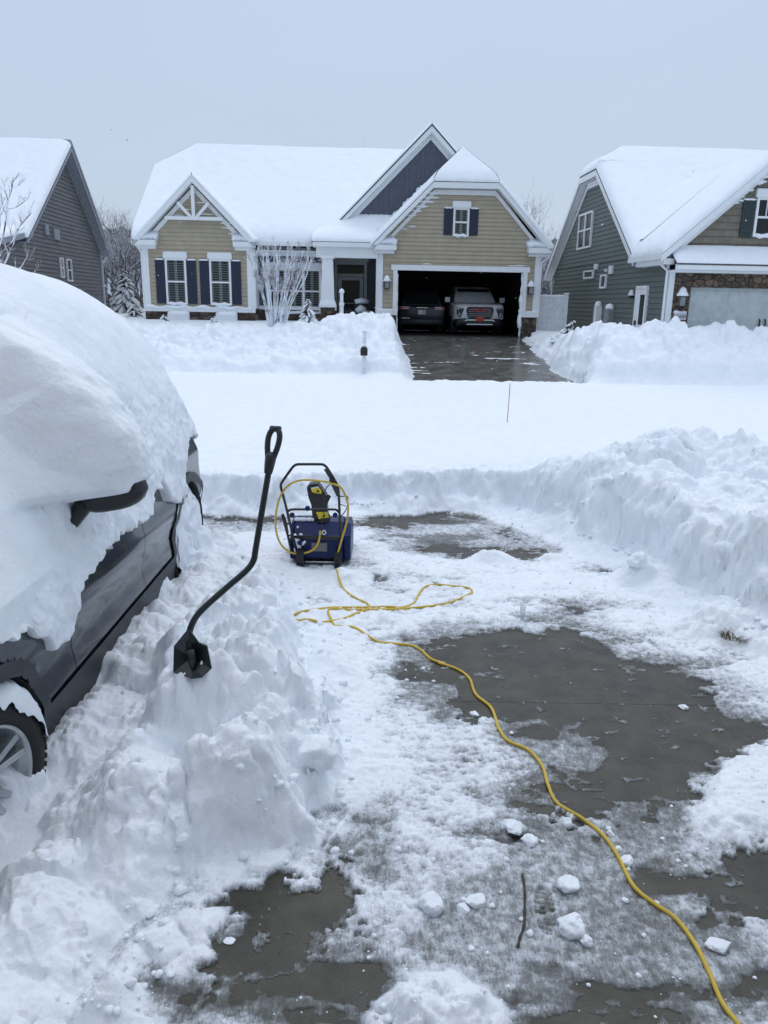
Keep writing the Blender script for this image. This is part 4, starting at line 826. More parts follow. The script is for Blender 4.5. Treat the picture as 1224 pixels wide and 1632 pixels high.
# white vinyl fence between the houses
def uvw(u, v, w_): return G0+Uv*u+Vv_*v+Vector((0, 0, w_))
fz = empty('vinyl_fence', uvw(3.1, .6, 0), YAW); tag(fz, 'white vinyl fence panel between the tan house and the green house', 'fence')
m = MB(); m.box((0, 0, -.2), (1.15, .05, 1.55)); 
for k in range(7): m.box((.02+.16*k, -.012, -.2), (.16+.16*k, -.001, 1.5))
m.build('panel', VINYL, fz); m = MB(); m.box((1.15, -.05, -.2), (1.30, .1, 1.66)); m.box((1.13, -.07, 1.66), (1.32, .12, 1.71)); m.build('post', VINYL, fz)
s = MB(); s.tube([(.05+.18*k, .025, 1.57) for k in range(8)], [.04, .06, .07, .05, .06, .07, .06, .05], 8); s.build('fence_snow', SNOWF, fz, smooth=True)

# porch newel post, chair with snow
q = at(544.5, 500, 29.3); nz_ = surf(q.x, q.y); nw_ = empty('newel_post', (q.x, q.y, nz_-.2)); tag(nw_, 'white porch stair post with a snowy finial', 'post')
m = MB(); T_ = lambda x, y, h: (x, y, h); m.box((-.07, -.07, 0), (.07, .07, .78)); m.box((-.09, -.09, .78), (.09, .09, .9)); m.box((-.06, -.06, .9), (.06, .06, 1.22)); m.build('post', WHITE, nw_, bevel=.01)
m = MB(); m.lathe([(.07, 1.22), (.10, 1.25), (.09, 1.32), (.05, 1.37), (.001, 1.39)], T_, 12); m.build('finial', SNOWF, nw_, smooth=True)
ch = empty('porch_chair', uvw(-3.62, 1.1, .12), YAW+R(20)); tag(ch, 'brown wicker porch armchair with wind-blown snow on it', 'chair')
m = MB(); m.box((-.30, -.30, .35), (.30, .30, .42)); m.build('seat', WICKER, ch, bevel=.02)
m = MB(); m.hexa([(-.33, .26, .4), (.33, .26, .4), (.33, .33, .4), (-.33, .33, .4), (-.30, .40, 1.15), (.30, .40, 1.15), (.30, .46, 1.15), (-.30, .46, 1.15)]); m.build('backrest', WICKER, ch, bevel=.03)
for s_ in (-1, 1):
    m = MB(); m.box((s_*.33-.035, -.3, .60), (s_*.33+.035, .36, .66)); m.box((s_*.33-.02, -.28, .4), (s_*.33+.02, .32, .60)); m.build('armrest', WICKER, ch, bevel=.015)
    for y_ in (-.27, .27): m = MB(); m.tube([(s_*.28, y_, 0), (s_*.29, y_, .38)], [.02, .028], 8); m.build('leg', WICKER, ch)
s = MB(); s.tube([(-.25, -.2, .5), (0, -.05, .56), (.2, .15, .62)], [.14, .2, .18], 12); s.tube([(-.28, .38, 1.12), (0, .40, 1.16), (.28, .40, 1.12)], [.08, .12, .08], 10); s.tube([(-.3, .2, .75), (-.1, .2, .85), (.1, .25, .8)], [.1, .16, .12], 10); s.build('chair_snow', SNOWF, ch, smooth=True)

# ------------------------------------------------------------------ cars inside the garage
def loft(m, secs):   # secs: list of lists of points (same length, closed ring)
    n0 = len(m.v); k = len(secs[0])
    for s_ in secs: m.v += [tuple(p) for p in s_]
    for i in range(len(secs)-1):
        for j in range(k): j2 = (j+1) % k; m.f.append((n0+i*k+j, n0+i*k+j2, n0+(i+1)*k+j2, n0+(i+1)*k+j))
    m.f.append(tuple(n0+j for j in reversed(range(k)))); m.f.append(tuple(n0+(len(secs)-1)*k+j for j in range(k))); return m
def ringsec(y, zb, zt, hw, r=.12, tumble=0.0):
    pts = []
    for (cx, cz, a0) in ((hw-r, zb+r, -90), (hw-r-tumble, zt-r, 0), (-hw+r+tumble, zt-r, 90), (-hw+r, zb+r, 180)):
        for k in range(4): a = R(a0+30*k); pts.append((cx+r*math.cos(a), y, cz+r*math.sin(a)))
    return pts
def garage_wheel(par, x, y, r=.40):
    wt = MB(); Tw = lambda a, b, h: (x+h, y+a, r+b); s_ = 1 if x > 0 else -1
    wt.lathe([(r*.62, -.13), (r*.93, -.14), (r, -.10), (r, .10), (r*.93, .14), (r*.62, .13)], Tw, 28); wt = wt.build('wheel', RUBBER, par, smooth=True)
    rm = MB(); rm.lathe([(.001, s_*.10), (r*.3, s_*.11), (r*.62, s_*.10), (r*.64, s_*.05), (r*.6, -s_*.05)], Tw, 24); rm.build('rim', ALU, wt, smooth=True)
SV = empty('parked_suv', uvw(1.0, 1.1, 0), YAW); tag(SV, 'large white SUV facing out of the open garage with a red front plate', 'car')
m = MB(); loft(m, [ringsec(0.0, .62, 1.12, .86, .12), ringsec(.08, .55, 1.20, .97, .15), ringsec(.35, .5, 1.25, 1.02, .14), ringsec(1.4, .5, 1.32, 1.03, .12), ringsec(4.8, .5, 1.32, 1.03, .12), ringsec(5.3, .6, 1.2, .95, .12)])
m.build('body', WPAINT, SV, smooth=True)
m = MB(); loft(m, [ringsec(1.25, 1.2, 1.30, .86, .04), ringsec(2.1, 1.2, 1.90, .84, .10, .10), ringsec(3.2, 1.2, 1.97, .86, .12, .12), ringsec(4.9, 1.2, 1.95, .86, .12, .12), ringsec(5.2, 1.2, 1.5, .85, .12, .05)]); m.build('cabin', WPAINT, SV, smooth=True)
ws_ = MB(); ws_.hexa([(-.80, 1.285, 1.305), (.80, 1.285, 1.305), (.80, 1.4, 1.305), (-.8, 1.4, 1.305), (-.66, 2.02, 1.85), (.66, 2.02, 1.85), (.66, 2.1, 1.85), (-.66, 2.1, 1.85)]); ws_.build('windshield', GLASSD, SV)
m = MB(); m.prism([(-.50, 1.12), (.50, 1.12), (.56, 1.0), (.50, .74), (.40, .66), (-.40, .66), (-.50, .74), (-.56, 1.0)], lambda a, b, d: (a, d, b), -.05, .02); gr = m.build('grille', BLACKP, SV, bevel=.01)
for h in (.77, .85, .93, 1.01): m = MB(); m.box((-.46, -.062, h-.012), (.46, -.045, h+.012)); m.build('grille_bar', METALG, gr)
textmesh('badge', 'GMC', .22, REDP, gr, Matrix.Translation((0, -.075, .99)) @ Matrix.Rotation(R(90), 4, 'X') @ Matrix.Diagonal((1.5, 1, 1, 1)), .015)
for s_ in (-1, 1):
    m = MB(); m.prism([(s_*.62, 1.07), (s_*.93, 1.10), (s_*.94, .86), (s_*.86, .70), (s_*.76, .70), (s_*.70, .9)], lambda a, b, d: (a, d, b), -.015, .06); hl = m.build('headlight', BLACKP, SV)
    m = MB(); m.prism([(s_*.64, 1.055), (s_*.90, 1.08), (s_*.90, 1.04), (s_*.65, 1.02)], lambda a, b, d: (a, d, b), -.03, -.01); m.prism([(s_*.78, .74), (s_*.84, .74), (s_*.88, .88), (s_*.80, .88)], lambda a, b, d: (a, d, b), -.03, -.01); m.build('light_strip', LAMPG, hl)
    m = MB(); m.box((s_*1.06-.02, 1.35, 1.28), (s_*1.06+.2*(s_), 1.45, 1.50)) if s_ > 0 else m.box((s_*1.06-.2, 1.35, 1.28), (s_*1.06+.02, 1.45, 1.50)); m.build('mirror', WPAINT, SV, bevel=.03)
    m = MB(); m.box((s_*.66-.03, 2.4, 1.98), (s_*.66+.03, 4.6, 2.04)); m.build('roof_rail', BLACKP, SV, bevel=.01)
    for y_ in (1.0, 4.3): garage_wheel(SV, s_*.92, y_)
m = MB(); loft(m, [ringsec(-.04, .36, .66, .84, .08), ringsec(.1, .34, .68, .98, .08), ringsec(.5, .34, .64, 1.02, .08)]); m.build('bumper', BLACKP, SV, smooth=True)
m = MB(); m.prism([(-.55, .63), (.55, .63), (.62, .55), (.50, .585), (-.50, .585), (-.62, .55)], lambda a, b, d: (a, d, b), -.07, -.03); m.prism([(-.50, .46), (.50, .46), (.54, .42), (-.54, .42)], lambda a, b, d: (a, d, b), -.07, -.03); m.build('skid_trim', WPAINT, SV)
m = MB(); m.box((-.16, -.10, .56), (.16, -.08, .74)); m.build('front_plate', REDL, SV, bevel=.005)
DV = empty('parked_suv', uvw(-1.25, 2.0, 0), YAW); tag(DV, 'dark charcoal SUV parked tail out on the left in the garage', 'car')
m = MB(); loft(m, [ringsec(0, .55, 1.05, .88, .1), ringsec(.06, .5, 1.15, .95, .12), ringsec(.5, .45, 1.18, .98, .1), ringsec(4.0, .45, 1.1, .98, .1), ringsec(4.7, .5, .9, .9, .1)]); m.build('body', DPAINT, DV, smooth=True)
m = MB(); loft(m, [ringsec(.12, 1.0, 1.16, .86, .05), ringsec(.45, 1.0, 1.68, .80, .1, .12), ringsec(.9, 1.0, 1.75, .80, .1, .12), ringsec(2.8, 1.0, 1.72, .80, .1, .12), ringsec(3.6, 1.0, 1.1, .85, .04)]); m.build('cabin', DPAINT, DV, smooth=True)
m = MB(); m.hexa([(-.70, .13, 1.18), (.70, .13, 1.18), (.7, .2, 1.18), (-.7, .2, 1.18), (-.60, .40, 1.60), (.60, .40, 1.60), (.6, .5, 1.60), (-.6, .5, 1.60)]); m.build('rear_window', GLASSD, DV)
for s_ in (-1, 1):
    m = MB(); m.box((min(s_*.50, s_*.88), -.03, 1.0), (max(s_*.50, s_*.88), .03, 1.07)); m.box((min(s_*.84, s_*.93), -.02, .96), (max(s_*.84, s_*.93), .1, 1.09)); tl = m.build('tail_lamp', TAIL, DV, bevel=.008)
    m = MB(); m.box((min(s_*.52, s_*.82), -.04, 1.062), (max(s_*.52, s_*.82), -.031, 1.075)); m.box((min(s_*.52, s_*.82), -.04, .995), (max(s_*.52, s_*.82), -.031, 1.008)); m.build('lamp_trim', CHROME, tl)
    for y_ in (.9, 3.7): garage_wheel(DV, s_*.86, y_, .37)
m = MB(); m.box((-.22, -.035, 1.035), (.22, -.0, 1.06)); m.build('liftgate_trim', CHROME, DV); m = MB(); m.box((-.16, -.03, .78), (.16, -.005, .95)); pt = m.build('rear_plate', PLATE, DV, bevel=.004)
m = MB(); m.box((.04, -.034, .80), (.14, -.031, .93)); m.build('plate_picture', M('plate_orange', (.5, .25, .1), .5), pt)
m = MB(); m.box((-.82, -.012, .62), (-.5, .02, .635)); m.build('script_badge', CHROME, DV)
m = MB(); loft(m, [ringsec(-.08, .38, .60, .84, .06), ringsec(.1, .34, .62, .96, .08)]); m.build('bumper', GREYD, DV, smooth=True)

# ------------------------------------------------------------------ snow-covered dark car in the foreground
XS = -1.74; CO = (-2.75, 4.8, -.13)
CAR = empty('parked_suv', CO); tag(CAR, 'dark grey SUV buried in deep snow on the left beside the shovelled driveway', 'car')
def plan(y): return .30*np.clip((2.75-y)/.55, 0, 1)**2+.30*np.clip((y-7.02)/.42, 0, 1)**2
def sideX(y, z):
    return XS-plan(y)-.20*np.clip(.36-z, 0, 1)-.10*np.clip(.62-z, 0, 1)**1.0*0+.018*np.exp(-((z-.72)/.10)**2)-.02*np.exp(-((z-.50)/.09)**2)-.42*np.clip(z-1.05, 0, 2)
W1 = (3.06, .23); W2 = (6.62, .35); RA = .495; RB_ = .575
def carpanel(keep, name, mat, off=0.0, snap=()):
    ysv = sorted(set(np.round(np.arange(2.25, 7.46, .02), 4).tolist()+[4.0-.004, 4.004, 5.296, 5.304])); zsv = np.arange(.06, 1.75, .02)
    Y, Z = np.meshgrid(np.array(ysv), zsv)
    for (cy, cz) in (W1, W2):
        for r in snap:
            d = np.hypot(Y-cy, Z-cz); k = np.abs(d-r) < .0125
            Y = np.where(k, cy+(Y-cy)/d*r, Y); Z = np.where(k, cz+(Z-cz)/d*r, Z)
    V = np.stack([sideX(Y, Z)+off, Y, Z], -1).reshape(-1, 3); Fq = grid_faces(*Y.shape); c = V[Fq].mean(1)
    Fq = Fq[keep(c[:, 1], c[:, 2])]; used = np.unique(Fq); re = -np.ones(len(V), int); re[used] = np.arange(len(used))
    return npmesh(name, V[used]-np.array(CO), re[Fq], mat, CAR)
dd = lambda y, z: np.minimum(np.hypot(y-W1[0], z-W1[1]), np.hypot(y-W2[0], z-W2[1]))
rz_ = lambda y: np.interp(y, [2.2, 2.6, 3.8, 4.5, 5.0, 6.6, 7.0, 7.4], [.8, 1.0, 1.12, 1.5, 1.72, 1.6, 1.25, 1.0])
seam = lambda y: (np.abs(y-4.0) < .004) | (np.abs(y-5.3) < .004)
body = carpanel(lambda y, z: (dd(y, z) > RB_-.005) & (z > .33) & (z < rz_(y)) & ~seam(y), 'body', PAINT, 0, (RB_,))
carpanel(lambda y, z: (dd(y, z) > RA) & ((dd(y, z) < RB_+.005) | (z < .34)) & ~(seam(y) & (z > .34)), 'cladding', GREYD, .014, (RA, RB_))
m = MB(); loft(m, [ringsec(2.3, .12, .72, .70, .1), ringsec(2.6, .1, .98, .93, .1), ringsec(3.8, .1, 1.08, .95, .1), ringsec(6.7, .1, 1.08, .95, .1), ringsec(7.2, .12, .98, .75, .1)])
m.v = [(x-2.75, y, z) for x, y, z in m.v]
# dark underbody and wheel wells: boxes between the wheels so that the wells stay open
u = MB(); u.box((-3.7, 3.68, .12), (XS-.05, 6.08, 1.0)); u.box((-3.7, 2.4, .95), (XS-.16, 7.1, 1.05)); u.box((-3.6, 7.12, .15), (XS-.16, 7.2, .9)); u.box((-3.4, 2.35, .15), (-2.25, 3.68, .95)); u.box((-3.4, 6.08, .15), (-2.25, 7.1, .95)); u.box((-3.4, 4.6, 1.0), (-2.15, 6.9, 1.6))
u.build('underbody', BLACKP, CAR, o=CO, split=False)
for (cy, cz) in (W1, W2):
    lz = MB(); n = 20
    for k in range(n):
        a0 = R(-35+250*k/n); a1 = R(-35+250*(k+1)/n); lz.quad((XS-.0, cy+RA*math.cos(a0), cz+RA*math.sin(a0)), (XS-.0, cy+RA*math.cos(a1), cz+RA*math.sin(a1)), (-2.25, cy+RA*math.cos(a1), cz+RA*math.sin(a1)), (-2.25, cy+RA*math.cos(a0), cz+RA*math.sin(a0)))
    lz.build('wheel_well', BLACKP, CAR, o=CO)
# glass of the side windows, a strip seen through the snow
def carwheel(cy, cz, cx, steer, snowy):
    M4 = Matrix.Translation((cx-CO[0], cy-CO[1], cz-CO[2])) @ Matrix.Rotation(steer, 4, 'Z')
    ws = 1.14
    T = lambda a, b, h: tuple(M4 @ Vector((h, a*ws, b*ws))); r = .345
    if not snowy: ws = 1.20
    t = MB(); t.lathe([(.235, -.11), (.27, -.125), (.325, -.12), (.343, -.09), (.345, 0), (.343, .08), (.335, .098), (.325, .105), (.29, .118), (.255, .118), (.240, .105), (.238, .08)], T, 72)
    for k in range(60):   # shoulder tread blocks
        a = 2*math.pi*k/60; c, s_ = math.cos(a), math.sin(a); c2, s2 = math.cos(a+.06), math.sin(a+.06)
        t.hexa([T(rr*cc, rr*ss, h) for rr in (.338, .350) for (cc, ss, h) in ((c, s_, .02), (c2, s2, .02), (c2, s2, .10), (c, s_, .10))])
    t = t.build('wheel', RUBBER, CAR, split=False); 
    for p in t.data.polygons: p.use_smooth = True
    rm = MB(); rm.lathe([(.240, .10), (.244, .112), (.236, .116), (.228, .108), (.215, .06), (.205, -.06), (.10, -.07), (.001, -.07)], T, 72)
    rm.lathe([(.001, .062), (.035, .062), (.045, .055), (.06, .04), (.06, -.02)], T, 24)
    for k in range(5):
        for d_ in (-.13, .13):
            a = 2*math.pi*k/5+.35; r0, r1 = .05, .226; ca, sa = math.cos(a+d_*.9), math.sin(a+d_*.9); cb, sb = math.cos(a+d_*1.55), math.sin(a+d_*1.55)
            na, nb = (-sa, ca), (-sb, cb); w0, w1 = .017, .021
            rm.hexa([T(r0*ca-na[0]*w0, r0*sa-na[1]*w0, .02), T(r1*cb-nb[0]*w1, r1*sb-nb[1]*w1, .055), T(r1*cb+nb[0]*w1, r1*sb+nb[1]*w1, .055), T(r0*ca+na[0]*w0, r0*sa+na[1]*w0, .02),
                     T(r0*ca-na[0]*w0*.7, r0*sa-na[1]*w0*.7, .055), T(r1*cb-nb[0]*w1*.7, r1*sb-nb[1]*w1*.7, .098), T(r1*cb+nb[0]*w1*.7, r1*sb+nb[1]*w1*.7, .098), T(r0*ca+na[0]*w0*.7, r0*sa+na[1]*w0*.7, .055)])
    rm = rm.build('rim', ALU, t, split=False, bevel=.003)
    br = MB(); br.lathe([(.001, -.02), (.15, -.02), (.15, -.05)], T, 32); br.build('brake_disc', METALG, t)
    # snow lodged on the tyre
    n1 = 60; n2 = 14; V = []
    for i in range(n1+1):
        a = math.pi*(.02+.98*i/n1) if not snowy else math.pi*(-.15+1.3*i/n1); k = (math.sin(math.pi*min(1, max(0, i/n1)))**.45)
        hh = .085*k*(.75+.5*random.random()*.4)
        for j in range(n2+1):
            b = j/n2; hx = -.11+.235*b; rr = .346+hh*math.sin(math.pi*min(1, (b*.92+.05)))**.6
            if b > .86: rr = .346-(b-.86)/.14*(.040+.022*vn(np.array([i*.4]), np.array([3.+cy]))[0]+.010*vn(np.array([i*1.1]), np.array([8.+cy]))[0])*k; hx = .122+.006*k
            if b < .05: rr = .33
            V.append(T(rr*math.cos(a), rr*math.sin(a), hx))
    npmesh('tyre_snow', V, grid_faces(n1+1, n2+1), SNOW, t)
    if snowy:
        nr = 26; na_ = 64; V = []
        for i in range(nr+1):
            for j in range(na_):
                a = 2*math.pi*j/na_; rr = .345*i/nr; sp = max(0, math.cos(5*a))**3*math.exp(-((rr-.15)/.06)**2)
                h = .115+.05*math.cos(rr/.345*1.3)-.085*sp*(.6+.8*abs(vn(np.array([a*2.]), np.array([rr*9]))[0]))+.03*vn(np.array([rr*math.cos(a)*14]), np.array([rr*math.sin(a)*14]))[0]
                V.append(T(rr*math.cos(a), rr*math.sin(a), h))
        Fq = [(i*na_+j, i*na_+(j+1) % na_, (i+1)*na_+(j+1) % na_, (i+1)*na_+j) for i in range(nr) for j in range(na_)]
        npmesh('wheel_snow', V, Fq, SNOW, t)
carwheel(W1[0], W1[1], XS-.14, R(-13), False); carwheel(W2[0], W2[1], XS-.135, 0, True)
# the blanket of snow
ny, ns = 520, 300; yv = np.linspace(2.28, 7.32, ny); tv = np.concatenate([np.linspace(0, .5, 220), np.linspace(.5, 1, ns-220+1)[1:]])
Y, Tt = np.meshgrid(yv, tv, indexing='ij')
zt = np.interp(yv, [2.28, 2.45, 2.7, 3.4, 3.75, 4.1, 4.6, 5.0, 5.5, 6.2, 6.7, 7.0, 7.2, 7.32], [.80, 1.15, 1.38, 1.54, 1.80, 2.20, 2.42, 2.54, 2.62, 2.56, 2.44, 2.22, 1.85, 1.2])
kk = np.ones(25)/25; zt = np.convolve(np.pad(zt, 12, 'edge'), kk, 'valid')[:, None]
hemy = [2.28, 2.7, 2.95, 3.13, 3.40, 3.60, 3.68, 3.74, 3.95, 4.10, 4.2, 4.42, 4.75, 5.0, 5.2, 5.32, 5.5, 5.62, 5.72, 5.85, 5.97, 6.10, 6.25, 6.36, 6.5, 6.65, 6.9, 7.32]
hemz = [.7, .80, .86, .90, .86, .74, .55, .60, .84, .87, .88, .92, .94, .93, .90, .92, 1.06, 1.10, 1.02, .86, .88, .80, .84, .98, 1.10, 1.20, 1.25, 1.1]
hem = np.interp(yv, hemy, hemz); hem = hem+.030*fbm(yv*7, yv*0+.5, s=401, o=3)+.018*vn(yv*38, yv*0, s=402); hem = hem[:, None]
z0 = .62; nexp = 2.05
ph0 = np.arcsin(np.clip((hem-z0)/(zt-z0), .02, .95)**(nexp/2)); ph = np.where(Tt <= .5, ph0+(math.pi/2-ph0)*(Tt/.5), math.pi/2+(math.pi/2-.25)*((Tt-.5)/.5))
Hw = 1.105-plan(yv)[:, None]*1.15
cx_ = np.sign(np.cos(ph))*np.abs(np.cos(ph))**(2/nexp)*Hw; zz_ = z0+(zt-z0)*np.abs(np.sin(ph))**(2/nexp)
hang = .9+.1*sst(1.6, 1.0, zz_)
X_ = -2.75+cx_*1.0
nr_ = sst(0, .9, np.cos(ph)); rough = .034*fbm(Y*2.6, zz_*2.6, X_*2.6, s=411, o=4)+.030*fbm(Y*9, zz_*9, X_*9, s=421, o=5, g=.62)*sst(2.2, 1.4, zz_)
vert = .014*fbm(Y*16, zz_*3, s=431, o=3)*sst(1.5, .9, zz_)
fold = sst(1.55, 1.35, zz_); rough = rough+fold*.022*fbm(Y*5, zz_*6, s=441, o=3)
X_ = X_+(rough+vert)*nr_; zz_ = zz_+rough*.7*(1-nr_)
# thinner curtain over the doors
X_ = X_-.012*sst(1.25, .95, zz_)*nr_
X_ = np.maximum(X_, np.where(nr_ > .5, sideX(Y, zz_)+.03, -99))
# lump on the door mirror and the ridge that runs up from it to the windscreen pillar
Xm = np.interp(zz_, [1.30, 1.385, 1.45, 1.56, 1.68, 1.78, 1.88, 2.0, 2.15, 2.3], [-1.40, -1.335, -1.30, -1.31, -1.36, -1.43, -1.52, -1.66, -1.87, -2.2])+.05*fbm(Y*3.5, zz_*3.5, s=451, o=3)+.022*fbm(Y*13, zz_*13, s=452, o=4)
mk = np.exp(-(np.abs(Y-4.24)/.30)**3.2)*sst(1.33, 1.40, zz_+.03*vn(Y*12, Y*0, s=9))*(np.cos(ph) > 0)
mk2 = np.exp(-(np.abs(Y-4.24-.25*(zz_-1.5))/.30)**2.2)*sst(1.33, 1.40, zz_+.03*vn(Y*12, Y*0, s=9))*(np.cos(ph) > 0)
mk = np.maximum(mk, mk2); X_ = np.where(Xm > X_, X_*(1-mk)+Xm*mk, X_)
V = np.stack([X_, Y, zz_], -1)
fr = V[:, 0].copy(); fr[:, 0] -= .03; fr[:, 2] -= .008; fr2 = V[:, 0].copy(); fr2[:, 0] = sideX(fr2[:, 1], fr2[:, 2])-.02
V = np.concatenate([fr2[:, None], fr[:, None], V], 1)
cs = npmesh('snow_cover', (V-np.array(CO)).reshape(-1, 3), grid_faces(V.shape[0], V.shape[1]), SNOW, CAR)
mm = MB(); mc = Vector((XS+.222, 4.19, 1.345)); axm = Vector((1, .10, .17)).normalized(); ring = []
for k in range(15):
    t = -1+2*k/14; e_ = max(.02, (1-abs(t)**3.2))**.5; ring.append([mc+axm*(t*.188)+Vector((0, .105*e_*np.sign(math.cos(a))*abs(math.cos(a))**.7, .095*e_*np.sign(math.sin(a))*abs(math.sin(a))**.7-.012*t*0)) for a in [2*math.pi*j/20 for j in range(20)]])
loft(mm, ring); mm.tube([(XS-.06, 4.10, 1.12), (XS-.0, 4.12, 1.19), (XS+.05, 4.15, 1.27), (XS+.10, 4.17, 1.32)], [.035, .04, .05, .05], 14)
ms = mm.build('mirror', BLACKP, CAR, smooth=True, o=CO, split=False)
for (y, z, l) in ((5.28, .985, .2), (5.95, .98, .2)):
    h = MB(); h.tube([(XS+.0, y-l/2, z), (XS+.035, y-l/2+.02, z+.005), (XS+.04, y, z+.008), (XS+.035, y+l/2-.02, z+.005), (XS+.0, y+l/2, z)], .013, 8); h.build('door_handle', PAINT, CAR, smooth=True, o=CO)

# ------------------------------------------------------------------ bent-handled black shovel standing in the pile
bx = onz(310, 1072, .457); SH = empty('snow_shovel', (bx.x, bx.y, .40)); so = tuple(SH.location); tag(SH, 'black bent-handled snow shovel stuck upright in the pile beside the car', 'shovel')
path = [at(311, 1062, bx.y+.02), at(303, 1040, bx.y+.03), at(301, 1015, bx.y+.05), at(307, 993, bx.y+.07), at(322, 972, bx.y+.09), at(362, 936, bx.y+.16), at(392, 910, bx.y+.21), at(404, 893, bx.y+.24), at(408, 872, bx.y+.26), at(420, 800, bx.y+.34), at(431, 735, bx.y+.42)]
def smooth_path(P, n=8):
    P = [Vector(p) for p in P]; out_ = []
    for i in range(len(P)-1):
        a, b, c, d = P[max(i-1, 0)], P[i], P[i+1], P[min(i+2, len(P)-1)]
        for k in range(n): t = k/n; out_.append(.5*((2*b)+(c-a)*t+(2*a-5*b+4*c-d)*t*t+(3*b-a-3*c+d)*t**3))
    return out_+[P[-1]]
m = MB(); m.tube(smooth_path(path, 5), .0175, 14); m.build('shaft', TEALP, SH, smooth=True, o=so)
gt, gb = at(440, 678, bx.y+.50), at(430, 738, bx.y+.42); ax = (gt-gb); L_ = ax.length; ax.normalize(); sx_ = Vector((.90, -.42, .0)); sx_ = (sx_-ax*sx_.dot(ax)).normalized(); fx_ = ax.cross(sx_)
m = MB(); loop = []
for k in range(25):
    t = k/24; ang = math.pi*t; loop.append(gb+ax*(.03)+sx_*(.050*math.cos(ang))*(.35+.65*math.sin(ang)**.4)+ax*(L_-.05)*(math.sin(ang)**.55))
m.tube(loop, .0165, 10); m.tube([gb-ax*.06, gb-ax*.02, gb+ax*.03, gb+ax*.06], [.022, .028, .032, .024], 12); m.tube([gt-sx_*.03-ax*.02, gt+sx_*.03-ax*.02], .017, 10)
m.build('grip', BLACKP, SH, smooth=True, o=so)
bl = [(300, 1002, .03), (277, 1030, .02), (276, 1072, -.03), (306, 1082, -.06), (322, 1080, -.08), (337, 1066, -.04), (330, 1030, .0), (317, 1025, .02)]
ctr = at(304, 1048, bx.y+.035); m = MB(); P = [at(x, y, bx.y+d) for x, y, d in bl]; n = len(P); th = Vector((.0, .012, 0))
v0 = len(m.v); m.v += [tuple(p) for p in P]+[tuple(ctr)]+[tuple(p+th) for p in P]+[tuple(ctr+th)]
for i in range(n): j = (i+1) % n; m.f += [(i, j, n), (n+1+j, n+1+i, 2*n+1), (i, n+1+i, n+1+j, j)]
m.build('blade', TEALP, SH, o=so); m = MB(); m.tube([at(303, 1035, bx.y), at(306, 1052, bx.y-.01), at(309, 1068, bx.y-.02)], [.026, .024, .012], 10); m.build('socket', BLACKP, SH, smooth=True, o=so)

# ------------------------------------------------------------------ blue electric snow thrower
YB = 6.80
def zp(x, y, Y): return at(430+x/7.65, 720+y/7.65, Y)
def zh(x, y, d=0): return zp(x, y, 6.36+(y-155)/1045*.42+d)
bc = onz(510, 903, .02); BL = empty('snow_blower', (bc.x, YB, .02)); bo = tuple(BL.location); tag(BL, 'blue electric snow thrower with black loop handle and yellow stickers', 'snow blower')
# housing: side profile (y, z) extruded between two x, rear low and front round
xl_ = zp(245, 1100, YB+.05).x; xr_ = zp(988, 1100, YB+.05).x
ztop = zp(500, 835, YB+.22).z; zb = .075
prof = [(YB+.00, zb+.02), (YB+.02, zp(500, 1045, YB+.02).z), (YB+.07, zp(500, 1040, YB+.07).z+.01), (YB+.20, ztop), (YB+.36, ztop+.01), (YB+.50, ztop-.08), (YB+.56, ztop-.20), (YB+.52, .05), (YB+.30, .04), (YB+.05, zb)]
m = MB(); m.prism(prof, lambda a, b, d: (d, a, b), xl_+.03, xr_-.07); hb = m.build('housing', BLUE, BL, o=bo, bevel=.012)
prof2 = [(YB+.03, zb+.0), (YB+.01, .20), (YB+.06, ztop-.10), (YB+.18, ztop-.005), (YB+.38, ztop), (YB+.55, ztop-.10), (YB+.66, .16), (YB+.62, .035), (YB+.2, .03)]
for (a, b) in ((xr_-.07, xr_), (xl_, xl_+.03)): m = MB(); m.prism(prof2, lambda p, q, d: (d, p, q), a, b); m.build('side_plate', BLUE, BL, o=bo, bevel=.015)
m = MB(); a = zp(250, 1050, YB+.0); b = zp(860, 1038, YB+.0); m.box((a.x, YB-.008, a.z-.008), (b.x, YB+.005, b.z+.006)); m.build('seam_strip', BLACKP, BL, o=bo)
m = MB(); a = zp(508, 1212, YB); b = zp(700, 1110, YB); m.box((a.x, YB-.006, a.z), (b.x, YB+.004, b.z)); lb = m.build('rating_label', M('grey_label', (.12, .13, .13), .5), BL, o=bo)
for k in range(4): z_ = a.z+(b.z-a.z)*(.18+.2*k); m = MB(); m.box((a.x+.006, YB-.0075, z_), (b.x-.01-.01*(k % 2), YB-.0055, z_+.004)); m.build('label_line', M('label_grey', (.3, .3, .28), .5), lb, o=bo)
m = MB(); a = zp(430, 1352, YB-.01); b = zp(800, 1340, YB-.01); m.box((a.x, YB-.01, .055), (b.x, YB+.01, .068)); m.build('scraper_bar', CHROME, BL, o=bo)
for (x, hw_) in ((378, .035), (832, .03)):
    c = zp(x, 1370, YB-.03); m = MB(); r_ = .085
    m.lathe([(.001, -hw_), (r_*.9, -hw_), (r_, -hw_*.7), (r_, hw_*.7), (r_*.9, hw_), (.001, hw_)], lambda a, b, h: (c.x+h, YB-.04+a, .02+r_+b), 24)
    for k in range(16): t = 2*math.pi*k/16; m.box((c.x-hw_*.9, YB-.04+.088*math.cos(t)-.008, .02+r_+.088*math.sin(t)-.006), (c.x+hw_*.9, YB-.04+.088*math.cos(t)+.008, .02+r_+.088*math.sin(t)+.006))
    m.build('wheel', BLACKP, BL, o=bo, smooth=False)
